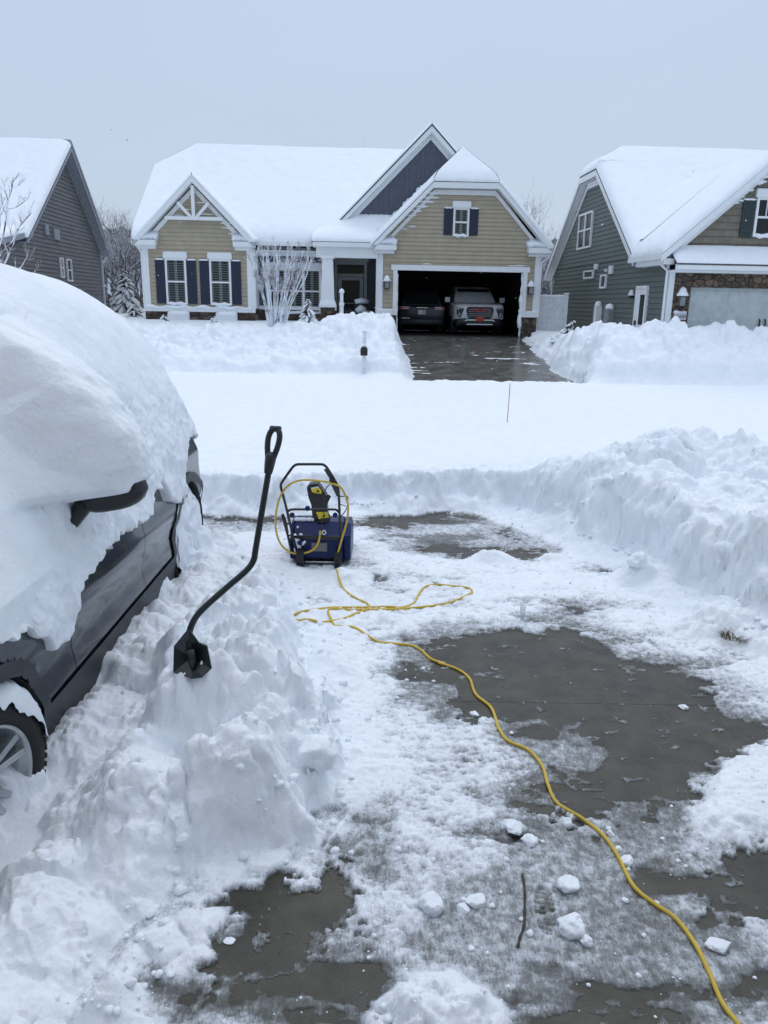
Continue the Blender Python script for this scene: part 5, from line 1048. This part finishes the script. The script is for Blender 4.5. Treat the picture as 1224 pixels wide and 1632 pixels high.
hp = [(330, 1220), (285, 1040), (240, 850), (190, 640), (140, 450), (135, 405), (150, 370), (215, 275), (285, 182), (330, 156), (400, 152), (620, 153), (665, 165), (700, 200), (765, 300), (820, 400), (835, 450), (845, 600), (852, 800), (862, 1050), (850, 1210)]
m = MB(); m.tube(smooth_path([zh(x, y) for x, y in hp], 4), .0115, 12); m.build('handle', BLACKP, BL, smooth=True, o=bo)
m = MB(); m.tube(smooth_path([zh(215, 735), zh(240, 712), zh(290, 702), zh(500, 703), zh(770, 703), zh(815, 712), zh(845, 740)], 4), .010, 10); m.build('cross_bar', BLACKP, BL, smooth=True, o=bo)
for (x, y) in ((460, 690), (272, 772), (797, 772), (365, 1110)):
    c = zh(x, y, -.03); m = MB(); m.lathe([(.001, -.014), (.018, -.014), (.023, -.006), (.023, .008), (.015, .014), (.001, .016)], lambda a, b, h: (c.x+a, c.y-h, c.z+b), 14); m.tube([(c.x, c.y, c.z), (c.x, c.y+.04, c.z)], .007, 8); m.build('clamp_knob', BLUE, BL, smooth=True, o=bo, split=False)
m = MB(); m.hexa([zh(655, 215, -.01), zh(690, 205, -.01), zh(690, 205, .02), zh(655, 215, .02), zh(800, 440, -.03), zh(845, 420, -.03), zh(845, 420, .03), zh(800, 440, .03)]); m.build('bail_lever', BLACKP, BL, o=bo)
m = MB(); m.hexa([zh(715, 335, -.035), zh(790, 330, -.035), zh(790, 330, .03), zh(715, 335, .03), zh(815, 545, -.03), zh(862, 545, -.03), zh(862, 545, .02), zh(815, 545, .02)]); m.build('switch_box', BLACKP, BL, o=bo, bevel=.008)
m = MB(); m.tube(smooth_path([zh(730, 400, -.01), zh(690, 440, -.0), zh(668, 520, .0), (zh(660, 700, .03)), zh(655, 790, .05), zh(630, 900, .02), zh(615, 950, .0)], 5), .0045, 6); m.build('power_lead', BLACKP, BL, smooth=True, o=bo)
m = MB(); c = zh(660, 985, -.02); m.tube([c+Vector((.016*math.cos(t), 0, .018*math.sin(t))) for t in [2*math.pi*k/12 for k in range(13)]], .006, 6); m.build('cord_clip', PLATE, BL, smooth=True, o=bo)
# chute: round collar, turned body and deflector
Yc = YB+.25; c0 = zp(640, 820, Yc); m = MB(); m.lathe([(.075, -.03), (.085, -.02), (.078, .0), (.075, .04)], lambda a, b, h: (c0.x+a, c0.y+b, c0.z+h), 20); m.build('chute_collar', BLACKP, BL, smooth=True, o=bo)
m = MB(); pr = [zp(x, y, Yc-.06) for x, y in ((520, 830), (715, 830), (695, 640), (720, 600), (690, 540), (650, 480), (590, 395), (560, 388), (480, 402), (447, 440), (470, 560), (505, 660))]
m.v += [tuple(p) for p in pr]+[tuple(p+Vector((0, .13, .0))) for p in pr]; k_ = len(pr); m.f.append(tuple(range(k_))); m.f.append(tuple(k_+i for i in reversed(range(k_))))
for i in range(k_): m.f.append((i, (i+1) % k_, k_+(i+1) % k_, k_+i))
cu = m.build('chute', BLACKP, BL, o=bo, bevel=.01)
m = MB(); m.hexa([zp(665, 545, Yc-.075), zp(700, 640, Yc-.075), zp(700, 640, Yc-.02), zp(665, 545, Yc-.02), zp(720, 520, Yc-.075), zp(748, 545, Yc-.075), zp(748, 545, Yc-.02), zp(720, 520, Yc-.02)]); m.build('deflector_knob', BLACKP, BL, o=bo)
for pl_, nm in (([(500, 440), (590, 420), (632, 480), (628, 512), (560, 505), (515, 490)], 'warning_sticker'), ([(562, 735), (700, 735), (722, 800), (600, 822)], 'warning_sticker')):
    m = MB(); P = [zp(x, y, Yc-.075) for x, y in pl_]; n = len(P); m.v += [tuple(p) for p in P]+[tuple(p+Vector((0, .004, 0))) for p in P]; m.f.append(tuple(range(n))); m.f.append(tuple(n+i for i in reversed(range(n))))
    for i in range(n): m.f.append((i, (i+1) % n, n+(i+1) % n, n+i))
    st = m.build(nm, YEL, cu, o=bo); c = sum(P, Vector())/n
    m = MB(); m.prism([(-.018, -.010), (.018, -.010), (0, .016)], lambda a, b, d: (c.x+a+.012, c.y+d, c.z+b-.004), -.003, -.001); m.build('warning_mark', BLACKP, st, o=bo)
    if pl_[0] == (500, 440): m = MB(); P = [zp(x, y, Yc-.078) for x, y in [(500, 440), (590, 420), (600, 436), (508, 458)]]; m.quad(*P); m.build('warning_band', PLATE, st, o=bo)
m = MB(); m.tube([zh(155, 765, .0), zh(190, 880), zh(215, 1000), zh(255, 1175)], [.014, .018, .012, .012], 8); m.build('chute_rod', BLACKP, BL, smooth=True, o=bo)
m = MB(); m.tube([zh(175, 870), zh(240, 880)], .008, 6); m.tube([zh(225, 1020), zh(270, 1015)], .008, 6); m.build('rod_bracket', BLACKP, BL, o=bo)
m = MB(); m.tube(smooth_path([zh(858, 545), zh(930, 542), zh(950, 560), zh(942, 680), zh(880, 775), zh(850, 780)], 4), .005, 6); m.tube([zh(862, 640), zh(935, 665)], .004, 6); m.build('wire_lever', BLACKP, BL, smooth=True, o=bo)
m = MB(); m.tube([zp(x, y, YB+.03-.03*(y > 1040)) for x, y in ((290, 1010), (340, 1100), (350, 1190), (300, 1200))], [.02, .03, .035, .02], 8); m.tube([zp(x, y, YB-.01) for x, y in ((395, 1130), (435, 1090))], [.016, .01], 8); m.tube([zp(330, 915, YB+.1), zp(350, 925, YB+.1)], [.012, .01], 8)
m.tube([zp(300+30*k, 825, YB+.2) for k in range(9)], [.012+.01*abs(math.sin(k*1.3)) for k in range(9)], 8); m.tube([zp(365, 1020, YB+.03), zp(395, 1005, YB+.04)], [.018, .012], 8)
m.build('clinging_snow', SNOW, BL, smooth=True, o=bo)

# ------------------------------------------------------------------ yellow extension cord
hang_ = [(615, 965, -.02), (608, 1030, -.04), (590, 1110, -.06), (550, 1175, -.06), (490, 1215, -.06), (400, 1240, -.06), (300, 1240, -.06), (220, 1210, -.05), (140, 1135, -.04), (95, 1040, -.03), (72, 930, -.03), (72, 800, -.03), (95, 650, -.03), (135, 530, -.03), (210, 425, -.03), (310, 365, -.03), (420, 345, -.03), (560, 350, -.04), (690, 368, -.045), (760, 388, -.05), (830, 410, -.04), (880, 455, -.03), (925, 540, -.03), (955, 660, -.03), (950, 780, -.03), (925, 900, -.035), (885, 1040, -.05), (845, 1180, -.06), (815, 1290, -.07), (800, 1380, -.08), (815, 1450, -.09), (830, 1500, -.1)]
cp = [zh(x, y, d) for x, y, d in hang_]
g1 = [(417, 780), (440, 840), (470, 872), (500, 895), (545, 915), (572, 930), (574, 948), (540, 965), (500, 985), (470, 1000), (400, 1020), (350, 1026), (300, 1025), (240, 1018), (205, 1002), (200, 986), (230, 975), (320, 962), (450, 948), (600, 942), (700, 944), (755, 938), (795, 920), (815, 885), (850, 842), (900, 828), (1000, 835), (1055, 850), (1078, 868), (1050, 887), (960, 915), (860, 938), (700, 952), (560, 955), (440, 955), (388, 963), (376, 985), (395, 1020), (410, 1045), (430, 1046), (500, 1045), (560, 1070), (630, 1108), (700, 1112), (780, 1118), (830, 1140), (880, 1180), (950, 1200)]
gp_ = [(400+x/3.06, 660+y/3.06) for x, y in g1]+[(620+x/2.0265, 900+y/2.0265) for x, y in [(160, 305), (220, 325), (260, 355), (280, 405), (330, 450), (355, 520), (385, 560), (450, 590), (495, 640), (515, 700), (545, 760), (620, 805), (690, 860), (740, 930)]]+[(620+x/2.0265, 1232+y/2.0265) for x, y in [(790, 350), (860, 410), (930, 460), (990, 540), (1040, 640), (1080, 730), (1140, 811), (1210, 900), (1300, 1020)]]
gg = [onz(x, y, .035) for x, y in gp_]
gg = smooth_path(gg, 8); zs_ = surfs([(p.x, p.y) for p in gg]); zs_ = np.maximum(zs_, 0.0)
zs2 = np.array([zs_[max(0, i-6):i+7].mean() for i in range(len(zs_))]); zs2 = np.maximum(zs2, zs_-.008)
for i, (p, z_) in enumerate(zip(gg, zs2)): p.z = z_+(.008 if z_ < .012 else .0035+.004*math.sin(i*.31)*math.sin(i*.11))
cpath = smooth_path(cp, 5)[:-1]+gg
CM = MB(); co_ = (gg[60].x, gg[60].y, 0.0); CM.tube(cpath, .0092, 10); c_ = CM.build('extension_cord', CORDM, None, smooth=True, o=co_); tag(c_, 'long yellow extension cord looped over the snow thrower and across the driveway', 'cord')

# ------------------------------------------------------------------ trees, shrubs
def grow(m, p, d, L, r, depth, rnd, spread=.55, seg=4, up=.12, shrink=.72, gnarl=.18, kids=(2, 3)):
    pts = [p]; rs = [r]; n = 3; q = p.copy(); dd_ = d.copy()
    for i in range(n):
        dd_ = (dd_+Vector((rnd.gauss(0, gnarl), rnd.gauss(0, gnarl), rnd.gauss(0, gnarl)+up))).normalized(); q = q+dd_*L/n; pts.append(q.copy()); rs.append(r*(1-(i+1)/n*.38))
    m.tube(pts, rs, seg if r > .02 else 3, cap=False)
    if depth <= 0: return
    for k in range(rnd.choice(kids)+(1 if depth > 2 else 0)):
        t = rnd.uniform(.35, 1); i = min(n-1, int(t*n)); b = pts[i].lerp(pts[i+1], t*n-i)
        a = Vector((rnd.gauss(0, 1), rnd.gauss(0, 1), rnd.gauss(0, .6))).normalized(); nd = (dd_+a*spread*rnd.uniform(.8, 1.6)).normalized()
        grow(m, b, nd, L*shrink*rnd.uniform(.75, 1.15), rs[i]*.62, depth-1, rnd, spread, seg, up, shrink, gnarl, kids)
def tree(pos, hgt, seed, label, mat=BARK, depth=6, group=None, spread=.55, r=.14, name='bare_tree', lean=(0, 0), kids=(2, 3)):
    rnd = random.Random(seed); t = empty(name, pos); tag(t, label, 'tree', group)
    tr = MB(); p = Vector((0, 0, -.3)); d = Vector((lean[0], lean[1], 1)).normalized(); top = p+d*hgt*.38; tr.tube([p, p.lerp(top, .5)+Vector((rnd.gauss(0, .06), 0, 0)), top], [r*1.2, r, r*.75], 7); tr.build('trunk', mat, t, smooth=True, split=False)
    cr_ = MB()
    for k in range(5): a = rnd.uniform(0, 6.28); b = p.lerp(top, rnd.uniform(.55, 1)); grow(cr_, b, Vector((math.cos(a)*.7, math.sin(a)*.7, .8)).normalized(), hgt*.28, r*.5, depth-1, rnd, spread, kids=kids)
    grow(cr_, top, d, hgt*.30, r*.7, depth, rnd, spread, kids=kids); cr_.build('crown', mat, t, split=False); return t
def gz(x, y): return surf(x, y)
spots = [(178, 330, 50, 11, 'snowy bare tree beside the grey house, right behind its eave'), (196, 322, 47, 12, 'tallest snowy bare tree in the gap left of the tan house'), (222, 345, 52, 13, 'snowy bare tree touching the left corner of the tan house'), (166, 370, 56, 14, 'low snowy tree tight against the grey house downspout'), (208, 372, 43, 15, 'nearer snow laden tree low in the gap left of the tan house'), (238, 380, 60, 17, 'farthest snowy tree, half hidden by the tan house corner')]
for x, y, D, sd_, lb_ in spots:
    p = at(x, 490, D); topz = at(x, y, D).z; g_ = 1.5; tree((p.x, p.y, g_), (topz-g_)*1.02, sd_, lb_, BARK, 6, 'snowy trees in the gap left of the tan house', .62, .13)
for x, y, D, sd_, lb_ in [(826, 300, 48, 21, 'bare tree whose thin top rises behind the garage roof'), (852, 345, 52, 22, 'lower bare tree behind the right slope of the garage roof'), (868, 420, 46, 23, 'snowy tree seen through the slot between tan and green house'), (545, 236, 62, 24, 'distant bare treetop poking over the tan house ridge')]:
    p = at(x, 490, D); topz = at(x, y, D).z; tree((p.x, p.y, 1.5), topz-1.5, sd_, lb_, BARK3, 5, None, .5, .12)
# brush behind the houses that reads as one mass
br_ = MB(); rnd = random.Random(77)
for (x0, x1, D, n_, hh) in ((150, 245, 66, 60, 7.5), (845, 885, 60, 26, 6.5), (150, 245, 56, 34, 4.5)):
    for k in range(n_):
        p = at(rnd.uniform(x0, x1), 490, D+rnd.uniform(-3, 3)); p.z = 1.4
        for j in range(3): grow(br_, p, Vector((rnd.gauss(0, .25), rnd.gauss(0, .25), 1)).normalized(), hh*rnd.uniform(.22, .34), .07, 4, rnd, .6)
tag(br_.build('woodland_brush', BARK, None, split=False), 'tangle of snowy brush and woods beyond the back yards', 'woods', kind='stuff')
rg = MB(); rnd = random.Random(5)   # soft hill of woods far behind
hx = np.linspace(-160, 160, 260); hyv = np.linspace(95, 130, 14); HX, HY = np.meshgrid(hx, hyv); HZ = 1+(HY-95)*.30*(1+.35*fbm(HX*.03, HY*.03, s=5, o=4))+1.6*np.abs(fbm(HX*.5, HY*.5, s=6, o=3))
tag(npmesh('wooded_ridge', np.stack([HX, HY, HZ], -1).reshape(-1, 3), grid_faces(*HX.shape), M('far_woods', (.16, .165, .18), .9, noise=(.8, .5))), kind='structure')
# bare young tree in front of the grey house
def snowtree_left():
    t = empty('bare_tree', tuple(at(-20, 520, 17.0))); t.location.z = 1.0; tag(t, 'thin bare young tree with snow on its limbs in front of the grey house', 'tree')
    def L(x, y, d=0): p = at(x, y, 17.0+d); return p-Vector(t.location)
    rnd = random.Random(3); m = MB(); m.tube([Vector((-.2, 0, -.6)), L(-22, 470), L(-10, 420), L(-4, 390)], [.07, .06, .05, .04], 7); m.build('trunk', BARK2, t, smooth=True, split=False)
    c = MB()
    for pp, r0 in (([(-4, 400), (5, 375), (10, 345), (13, 320), (19, 300), (21, 282)], .022), ([(-10, 420), (8, 398), (20, 384), (28, 365), (44, 345), (53, 322)], .022), ([(10, 345), (5, 330), (2, 312)], .012), ([(13, 320), (8, 303), (7, 290)], .010), ([(19, 300), (27, 297), (33, 291)], .009), ([(14, 333), (26, 330), (40, 320), (46, 314)], .011),
                   ([(-14, 440), (6, 408), (18, 398), (27, 372), (31, 362)], .018), ([(28, 365), (36, 352), (43, 340)], .011), ([(-18, 470), (8, 420), (16, 400)], .03), ([(-20, 480), (20, 440), (34, 425), (46, 415), (54, 412)], .02), ([(34, 425), (44, 408), (47, 402)], .009), ([(30, 470), (52, 437), (60, 428), (65, 421)], .010), ([(8, 398), (2, 405), (-8, 412)], .012), ([(20, 384), (16, 366), (12, 350)], .012), ([(-6, 395), (0, 360), (1, 330), (2, 316)], .012), ([(22, 425), (14, 430), (0, 436)], .009)):
        P = smooth_path([L(x, y, rnd.uniform(-.3, .3)) for x, y in pp], 4); c.tube(P, [r0*(1-.75*i/len(P)) for i in range(len(P))], 5)
        for k in range(5): i = rnd.randrange(len(P)//3, len(P)-1); d_ = (P[i+1]-P[i]).normalized(); grow(c, P[i], (d_+Vector((rnd.gauss(0, .5), rnd.gauss(0, .5), .3))).normalized(), .22, r0*.35, 1, rnd, .5)
    c.build('crown', BARK2, t, split=False)
snowtree_left()
# multi-stemmed shrub in front of the recessed wall
q = at(441, 521, 26.5); sh = empty('bare_shrub', (q.x, q.y, surf(q.x, q.y)-.1)); tag(sh, 'tall multi-stemmed bare shrub coated in snow before the triple window', 'shrub')
rnd = random.Random(8); m = MB(); oz = Vector(sh.location)
for k in range(19):
    xb = 428+26*k/18; xt = 404+90*k/18+rnd.uniform(-5, 5); yt = 396+abs(k-9)*1.0+rnd.uniform(-4, 16); d_ = rnd.uniform(-.5, .5)
    P = smooth_path([at(xb, 524, 26.5+d_*.2)-oz, at(xb+(xt-xb)*.25, 484, 26.5+d_*.5)-oz, at(xb+(xt-xb)*.72+rnd.uniform(-2, 2), 445, 26.5+d_*.8)-oz, at(xt, yt, 26.5+d_)-oz], 4)
    m.tube(P, [.024*(1-.55*i/len(P))+.004 for i in range(len(P))], 6)
    for j in range(8): i = rnd.randrange(len(P)//2-1, len(P)-1); d2 = (P[i+1]-P[i]).normalized(); grow(m, P[i], (d2+Vector((rnd.gauss(0, .25), rnd.gauss(0, .3), .35))).normalized(), .34, .014, 2, rnd, .28, up=.2)
m.build('stems', BARK2, sh, split=False)
def snow_conifer(pos, hgt, wid, seed, label, name='snowy_conifer', n=26, cat='tree', group=None):
    rnd = random.Random(seed); t = empty(name, pos); tag(t, label, cat, group); tr = MB(); tr.tube([(0, 0, -.3), (0, 0, hgt*.96)], [.06*hgt/3, .01], 6); tr.build('trunk', BARK3, t, split=False)
    nd = MB(); sn_ = MB()
    for k in range(n):
        f_ = (k+.5)/n; z_ = hgt*(.10+.86*f_); R_ = wid*(1-f_)**.8+.05
        for j in range(max(4, int(9*(1-f_))+3)):
            a = rnd.uniform(0, 6.28); l = R_*rnd.uniform(.6, 1.1); c, s_ = math.cos(a), math.sin(a); dr_ = l*rnd.uniform(.3, .7); w_ = l*.22+.03
            P = [Vector((c*l*t_, s_*l*t_, z_+.10*hgt*t_*0-dr_*t_**1.4)) for t_ in (0, .35, .7, 1)]
            nd.tube(P, [w_*.25, w_*.5, w_*.42, .01], 5, cap=False)
            if rnd.random() < .85: sn_.tube([p+Vector((0, 0, w_*.38)) for p in P[1:]]+[P[-1]+Vector((c*.02, s_*.02, 0))], [w_*.44, w_*.52, w_*.34, .01], 5, cap=False)
    nd.build('foliage', NEEDLE, t, split=False); sn_.build('branch_snow', SNOWF, t, smooth=True, split=False); return t
p = at(202, 494, 40); snow_conifer((p.x, p.y, 1.3), at(200, 428, 40).z-1.2, 1.0, 31, 'snow laden conifer with drooping boughs in the gap left of the tan house')
p = at(214, 505, 33); snow_conifer((p.x, p.y, 1.3), .95, .7, 32, 'small dark shrub bent by snow at the left foot of the tan house', 'snowy_shrub', 9, 'shrub')
p = at(491, 506, 28.6); snow_conifer((p.x, p.y, surf(p.x, p.y)-.05), 1.0, .42, 33, 'small cone shaped evergreen capped with snow beside the porch pier', 'snowy_shrub', 12, 'shrub')
p = at(612, 520, 29.2); snow_conifer((p.x, p.y, 1.35), .55, .30, 34, 'dark snow spotted shrub at the left side of the open garage', 'snowy_shrub', 7, 'shrub')
p = at(889, 518, 26.8); snow_conifer((p.x, p.y, surf(p.x, p.y)-.3), 1.05, .28, 35, 'thin snow bent shrub leaning right before the green house wall', 'snowy_shrub', 12, 'shrub').rotation_euler = (R(10), R(32), 0)
for (x, y, D, sd_, lb_) in ((262, 508, 29.0, 36, 'tiny snow buried shrub under the left planter box'), (340, 506, 29.0, 37, 'tiny snow buried shrub under the right planter box')):
    p = at(x, y, D); snow_conifer((p.x, p.y, surf(p.x, p.y)-.1), .32, .22, sd_, lb_, 'snowy_shrub', 5, 'shrub')

# ------------------------------------------------------------------ mailbox, marker rod, twig, grass, stake
q = at(580, 597, 21.9); zq = surf(q.x, q.y)-.1; mbx = empty('mailbox', (q.x, q.y, zq)); tag(mbx, 'black mailbox on a white post at the far edge of the snowy street', 'mailbox')
m = MB(); m.box((-.055, -.05, 0), (.055, .06, .60)); m.box((-.055, .20, .2), (.055, .31, 1.22)); m.box((-.075, .18, 1.22), (.075, .33, 1.26)); m.box((-.05, .06, .50), (.05, .2, .60)); m.build('post', VINYL, mbx, bevel=.006, split=False)
arch = [(-.095, 0), (.095, 0), (.095, .15)]+[(.095*math.cos(R(a)), .15+.09*math.sin(R(a))) for a in range(15, 180, 15)]+[(-.095, .15)]
m = MB(); m.prism(arch, lambda a, b, d: (a, d, .60+b), -.20, .24); bb_ = m.build('box', BLACKP, mbx); m = MB(); m.prism([(a*.93, b*.95+.004) for a, b in arch], lambda a, b, d: (a, d, .60+b), -.215, -.201); m.build('door', BLACKP, bb_)
m = MB(); m.tube([(-.1, -.16, .68), (-.105, -.1, .80), (-.07, 0, .86), (-.05, .15, .87)], [.02, .04, .045, .04], 8); m.tube([(0, -.12, .86), (0, .16, .87)], [.05, .06], 8); m.build('box_snow', SNOWF, bb_, smooth=True, split=False)
p = at(808, 673, 13.5); tp = at(813, 611, 13.5); ro = MB(); ro.tube([Vector(p)-Vector((0, 0, .2)), Vector(p).lerp(tp, .5)+Vector((.004, 0, 0)), tp], .006, 6); tag(ro.build('marker_rod', REDROD, None, o=tuple(p)), 'thin red marker rod standing in the snow across the street', 'marker')
a_, b_ = onz(835, 1385, .04), onz(827, 1502, .02); c_ = onz(838, 1440, .04); tw = MB(); P = smooth_path([onz(833, 1385, .045), onz(837, 1410, .045), onz(837, 1440, .045), onz(836, 1465, .045), onz(829, 1488, .04), onz(826, 1503, .035)], 4); zz__ = surfs([(p.x, p.y) for p in P])
for p, z_ in zip(P, zz__): p.z = max(z_, 0)+.006
tw.tube(P, [.004+.003*math.sin(i*.9)**2 for i in range(len(P))], 7); tag(tw.build('twig', STEM, None, o=tuple(P[0])), 'dark curved twig lying on the grey slush by a boot print', 'twig')
gp0 = onz(1176, 1020, .05); gs = MB(); rnd = random.Random(2); zg = surf(gp0.x, gp0.y)-.01
for k in range(420):
    a = rnd.uniform(0, 6.28); r_ = .085*math.sqrt(rnd.random()); b = Vector((gp0.x+1.5*r_*math.cos(a), gp0.y+r_*math.sin(a), zg)); l = rnd.uniform(.03, .085); d_ = Vector((math.cos(a)*rnd.uniform(0, .8)+rnd.gauss(0, .3), math.sin(a)*.6+rnd.gauss(0, .3), rnd.uniform(.4, 1))).normalized()
    w_ = Vector((rnd.gauss(0, 1), rnd.gauss(0, 1), 0)).normalized()*.002; t1 = b+d_*l*.6; t2_ = b+d_*l+Vector((d_.x, d_.y, -.3))*.02; gs.quad(b-w_, b+w_, t1+w_*.8, t1-w_*.8); gs.quad(t1-w_*.8, t1+w_*.8, t2_, t2_)
tag(gs.build('grass_tuft', GRASSM, None, o=tuple(gp0), split=False), 'tuft of dead grass showing through the snow at the right edge', 'grass')
q = onz(832, 990, .02); stz = max(surf(q.x, q.y), 0); stt = MB(); stt.hexa([(q.x-.012, q.y-.008, stz), (q.x+.012, q.y-.008, stz), (q.x+.012, q.y+.008, stz), (q.x-.012, q.y+.008, stz), (q.x-.024, q.y-.010, stz+.13), (q.x+.024, q.y-.010, stz+.13), (q.x+.024, q.y+.010, stz+.13), (q.x-.024, q.y+.010, stz+.13)]); tag(stt.build('clear_stake', CLEAR, None, o=tuple(q), bevel=.003), 'small clear tapered stake standing in the slush above the large bare patch', 'stake')

# ------------------------------------------------------------------ loose snow
def ico(sub):
    bm = bmesh.new(); bmesh.ops.create_icosphere(bm, subdivisions=sub, radius=1); V = np.array([v.co[:] for v in bm.verts]); Fq = [[v.index for v in f.verts] for f in bm.faces]; bm.free(); return V, np.array(Fq)
I4, F4 = ico(4); I2, F2_ = ico(2)
def clod(V, r, seed, blocky=.0):
    o = seed*3.71; n1 = fbm(V[:, 0]*1.3+o, V[:, 1]*1.3, V[:, 2]*1.3, s=seed, o=3); n2 = fbm(V[:, 0]*4+o, V[:, 1]*4, V[:, 2]*4, s=seed+9, o=3)
    P = V*(1+.38*n1+.13*n2)[:, None]
    if blocky:
        rr = np.random.RandomState(seed)
        for k in range(5):
            n = rr.normal(size=3); n /= np.linalg.norm(n); c = .62+.2*rr.rand(); d = P@n; P = P-np.outer(np.clip(d-c, 0, 9)*.9, n)
    return P*np.array(r)
chunks = [(687, 1445, .050, .9, 'jagged snow chunk by the dark patch left of the twig'), (757, 1435, .040, .5, 'low oblong snow chunk right of the jagged one, up from the twig foot'), (738, 1447, .026, .6, 'small snow lump between the jagged chunk and the oblong chunk'), (908, 1412, .050, .7, 'round snow chunk right of the twig, upper of two'), (910, 1478, .056, .8, 'pointed snow chunk right of the twig, lower of two'),
          (934, 1500, .026, .7, 'small snow lump touching the right side of the pointed chunk'), (1145, 1505, .042, .5, 'flat snow chunk beside the cord on the right dark patch'), (772, 1148, .034, .7, 'snow chunk touching the cord at the left of the large bare patch'), (756, 1135, .03, .6, 'snow lump just behind the chunk at the cord'), (1090, 1124, .028, .6, 'small snow lump on the slab joint at the right'), (973, 1328, .020, .8, 'small round snowball resting against the cord'), (1000, 1372, .028, .8, 'snow lump right of the cord below the large bare patch'), (985, 1352, .018, .9, 'tiny snow lump right of the cord, uppermost of the three there'),
          (817, 1322, .045, .6, 'snow clump at the lower left tip of the large bare patch'), (843, 1338, .040, .6, 'snow clump just below right of the tip clump'), (505, 1262, .10, 1.0, 'blocky snow clod at the right toe of the pile'), (295, 1382, .030, .9, 'snowball just below the pile on the left'), (1010, 930, .09, .9, 'snow block at the foot of the right bank'), (365, 1493, .022, .25, 'thin flake of slush lying on the lower left bare patch')]
for i, (x, y, r_, fl_, lb_) in enumerate(chunks):
    p = onz(x, y, .02); z_ = max(surf(p.x, p.y), 0); V = clod(I4, (r_*(1.25 if fl_ < .6 else 1), r_, r_*fl_), 40+i, 1)
    o = npmesh('snow_chunk', V, F4, SNOW, None, True, (p.x, p.y, z_+r_*fl_*.35)); tag(o, lb_, 'snow chunk', 'loose snow chunks on the driveway')
rs_ = np.random.RandomState(3); VV = []; FF = []; off = 0; prot = [clod(I2, (1, 1, .75), 90+k, 1) for k in range(8)]
cand = []
N_ = 15000; ux = rs_.uniform(-1.6, 3.3, N_); uy = 1.5+7.4*rs_.rand(N_)**1.5
dens = fbm(ux*1.7, uy*1.7, s=501, o=3); e_ = sdf(CLEAR_P, ux, uy); bb_m = np.full(N_, -1.)
for P_ in BARE: bb_m = np.maximum(bb_m, sdf(P_, ux, uy))
pr_ = .16+.50*np.clip(dens*2, 0, 1)+.9*np.exp(-(e_/.18)**2)+.30*np.exp(-((bb_m+.04)/.05)**2)-.9*(bb_m > .0); pr_ = np.where((ux < -.9) & (e_ < -.2), .10, pr_)
k_ = rs_.rand(N_) < pr_*.5; ux, uy, e_ = ux[k_], uy[k_], e_[k_]; zt_, _ = terrain(ux, uy)
ok = (e_ > -.02) | ((ux < -.2) & (e_ > -.5)); ux, uy, zt_, e_ = ux[ok], uy[ok], zt_[ok], e_[ok]
for x, y, z_, ee_ in zip(ux, uy, zt_, e_):
    r_ = .003+.014*rs_.rand()**4*(1+1.2*math.exp(-(ee_/.25)**2)); V = prot[rs_.randint(8)]*r_; a = rs_.rand()*6.28; c, s_ = math.cos(a), math.sin(a)
    VV.append(np.stack([V[:, 0]*c-V[:, 1]*s_+x, V[:, 0]*s_+V[:, 1]*c+y, V[:, 2]+max(z_, 0)+r_*.2], -1)); FF.append(F2_+off); off += len(V)
tag(npmesh('snow_crumbs', np.concatenate(VV), np.concatenate(FF), SNOW), 'crumbs of snow scattered over the driveway', 'snow crumbs', kind='stuff')
# a few flakes still falling
VV = []; FF = []; off = 0; I1, F1_ = ico(1)
for k in range(150):
    x, y = rs_.uniform(0, 1224), rs_.uniform(150, 1500); D = rs_.uniform(3, 24); p = np.array(at(x, y, D)); r_ = rs_.uniform(.0016, .0042)*(1+D*.09)
    if p[2] < .5: continue
    VV.append(I1*r_+p); FF.append(F1_+off); off += len(I1)
tag(npmesh('falling_snowflakes', np.concatenate(VV), np.concatenate(FF), SNOW), 'sparse snowflakes drifting in the air', 'snowflakes', kind='stuff')

# ------------------------------------------------------------------ the photographer's own house, unseen behind the camera, added to shade the foreground
HB = empty('house', (.3, -.9, 0)); tag(HB, 'unseen tan house front with an open garage behind the viewer, added to shade the near snow', 'house')
FB = lambda a, w, o=0: (-a, o, w)
m = MB(); m.box((-7.5, -.3, 0), (-2.6, 0, 3.2)); m.box((2.6, -.3, 0), (7.5, 0, 3.2)); m.box((-2.6, -.3, 2.6), (2.6, 0, 3.2)); m.prism([(-7.5, 3.2), (7.5, 3.2), (0, 7.6)], lambda a, b, d: (a, d, b), -.3, 0); m.box((-7.5, -8, 0), (-7.3, -.3, 3.2)); m.box((7.3, -8, 0), (7.5, -.3, 3.2)); m.box((-7.5, -8.2, 0), (7.5, -8, 3.2)); m.build('wall', TAN, HB, split=False)
m = MB(); m.box((-2.7, .001, 0), (-2.55, .05, 2.6)); m.box((2.55, .001, 0), (2.7, .05, 2.6)); m.box((-2.7, .001, 2.6), (2.7, .06, 2.8)); m.build('door_trim', WHITE, HB)
RH = [[(-8, .5, 2.9), (0, .5, 7.7), (0, -8.5, 7.7), (-8, -8.5, 2.9)], [(8, .5, 2.9), (0, .5, 7.7), (0, -8.5, 7.7), (8, -8.5, 2.9)]]
roofslab(HB, 'roof', RH, .12); roofsnow(HB, [(RH[0], '013'), (RH[1], '01')], .3, .5, seed=31)
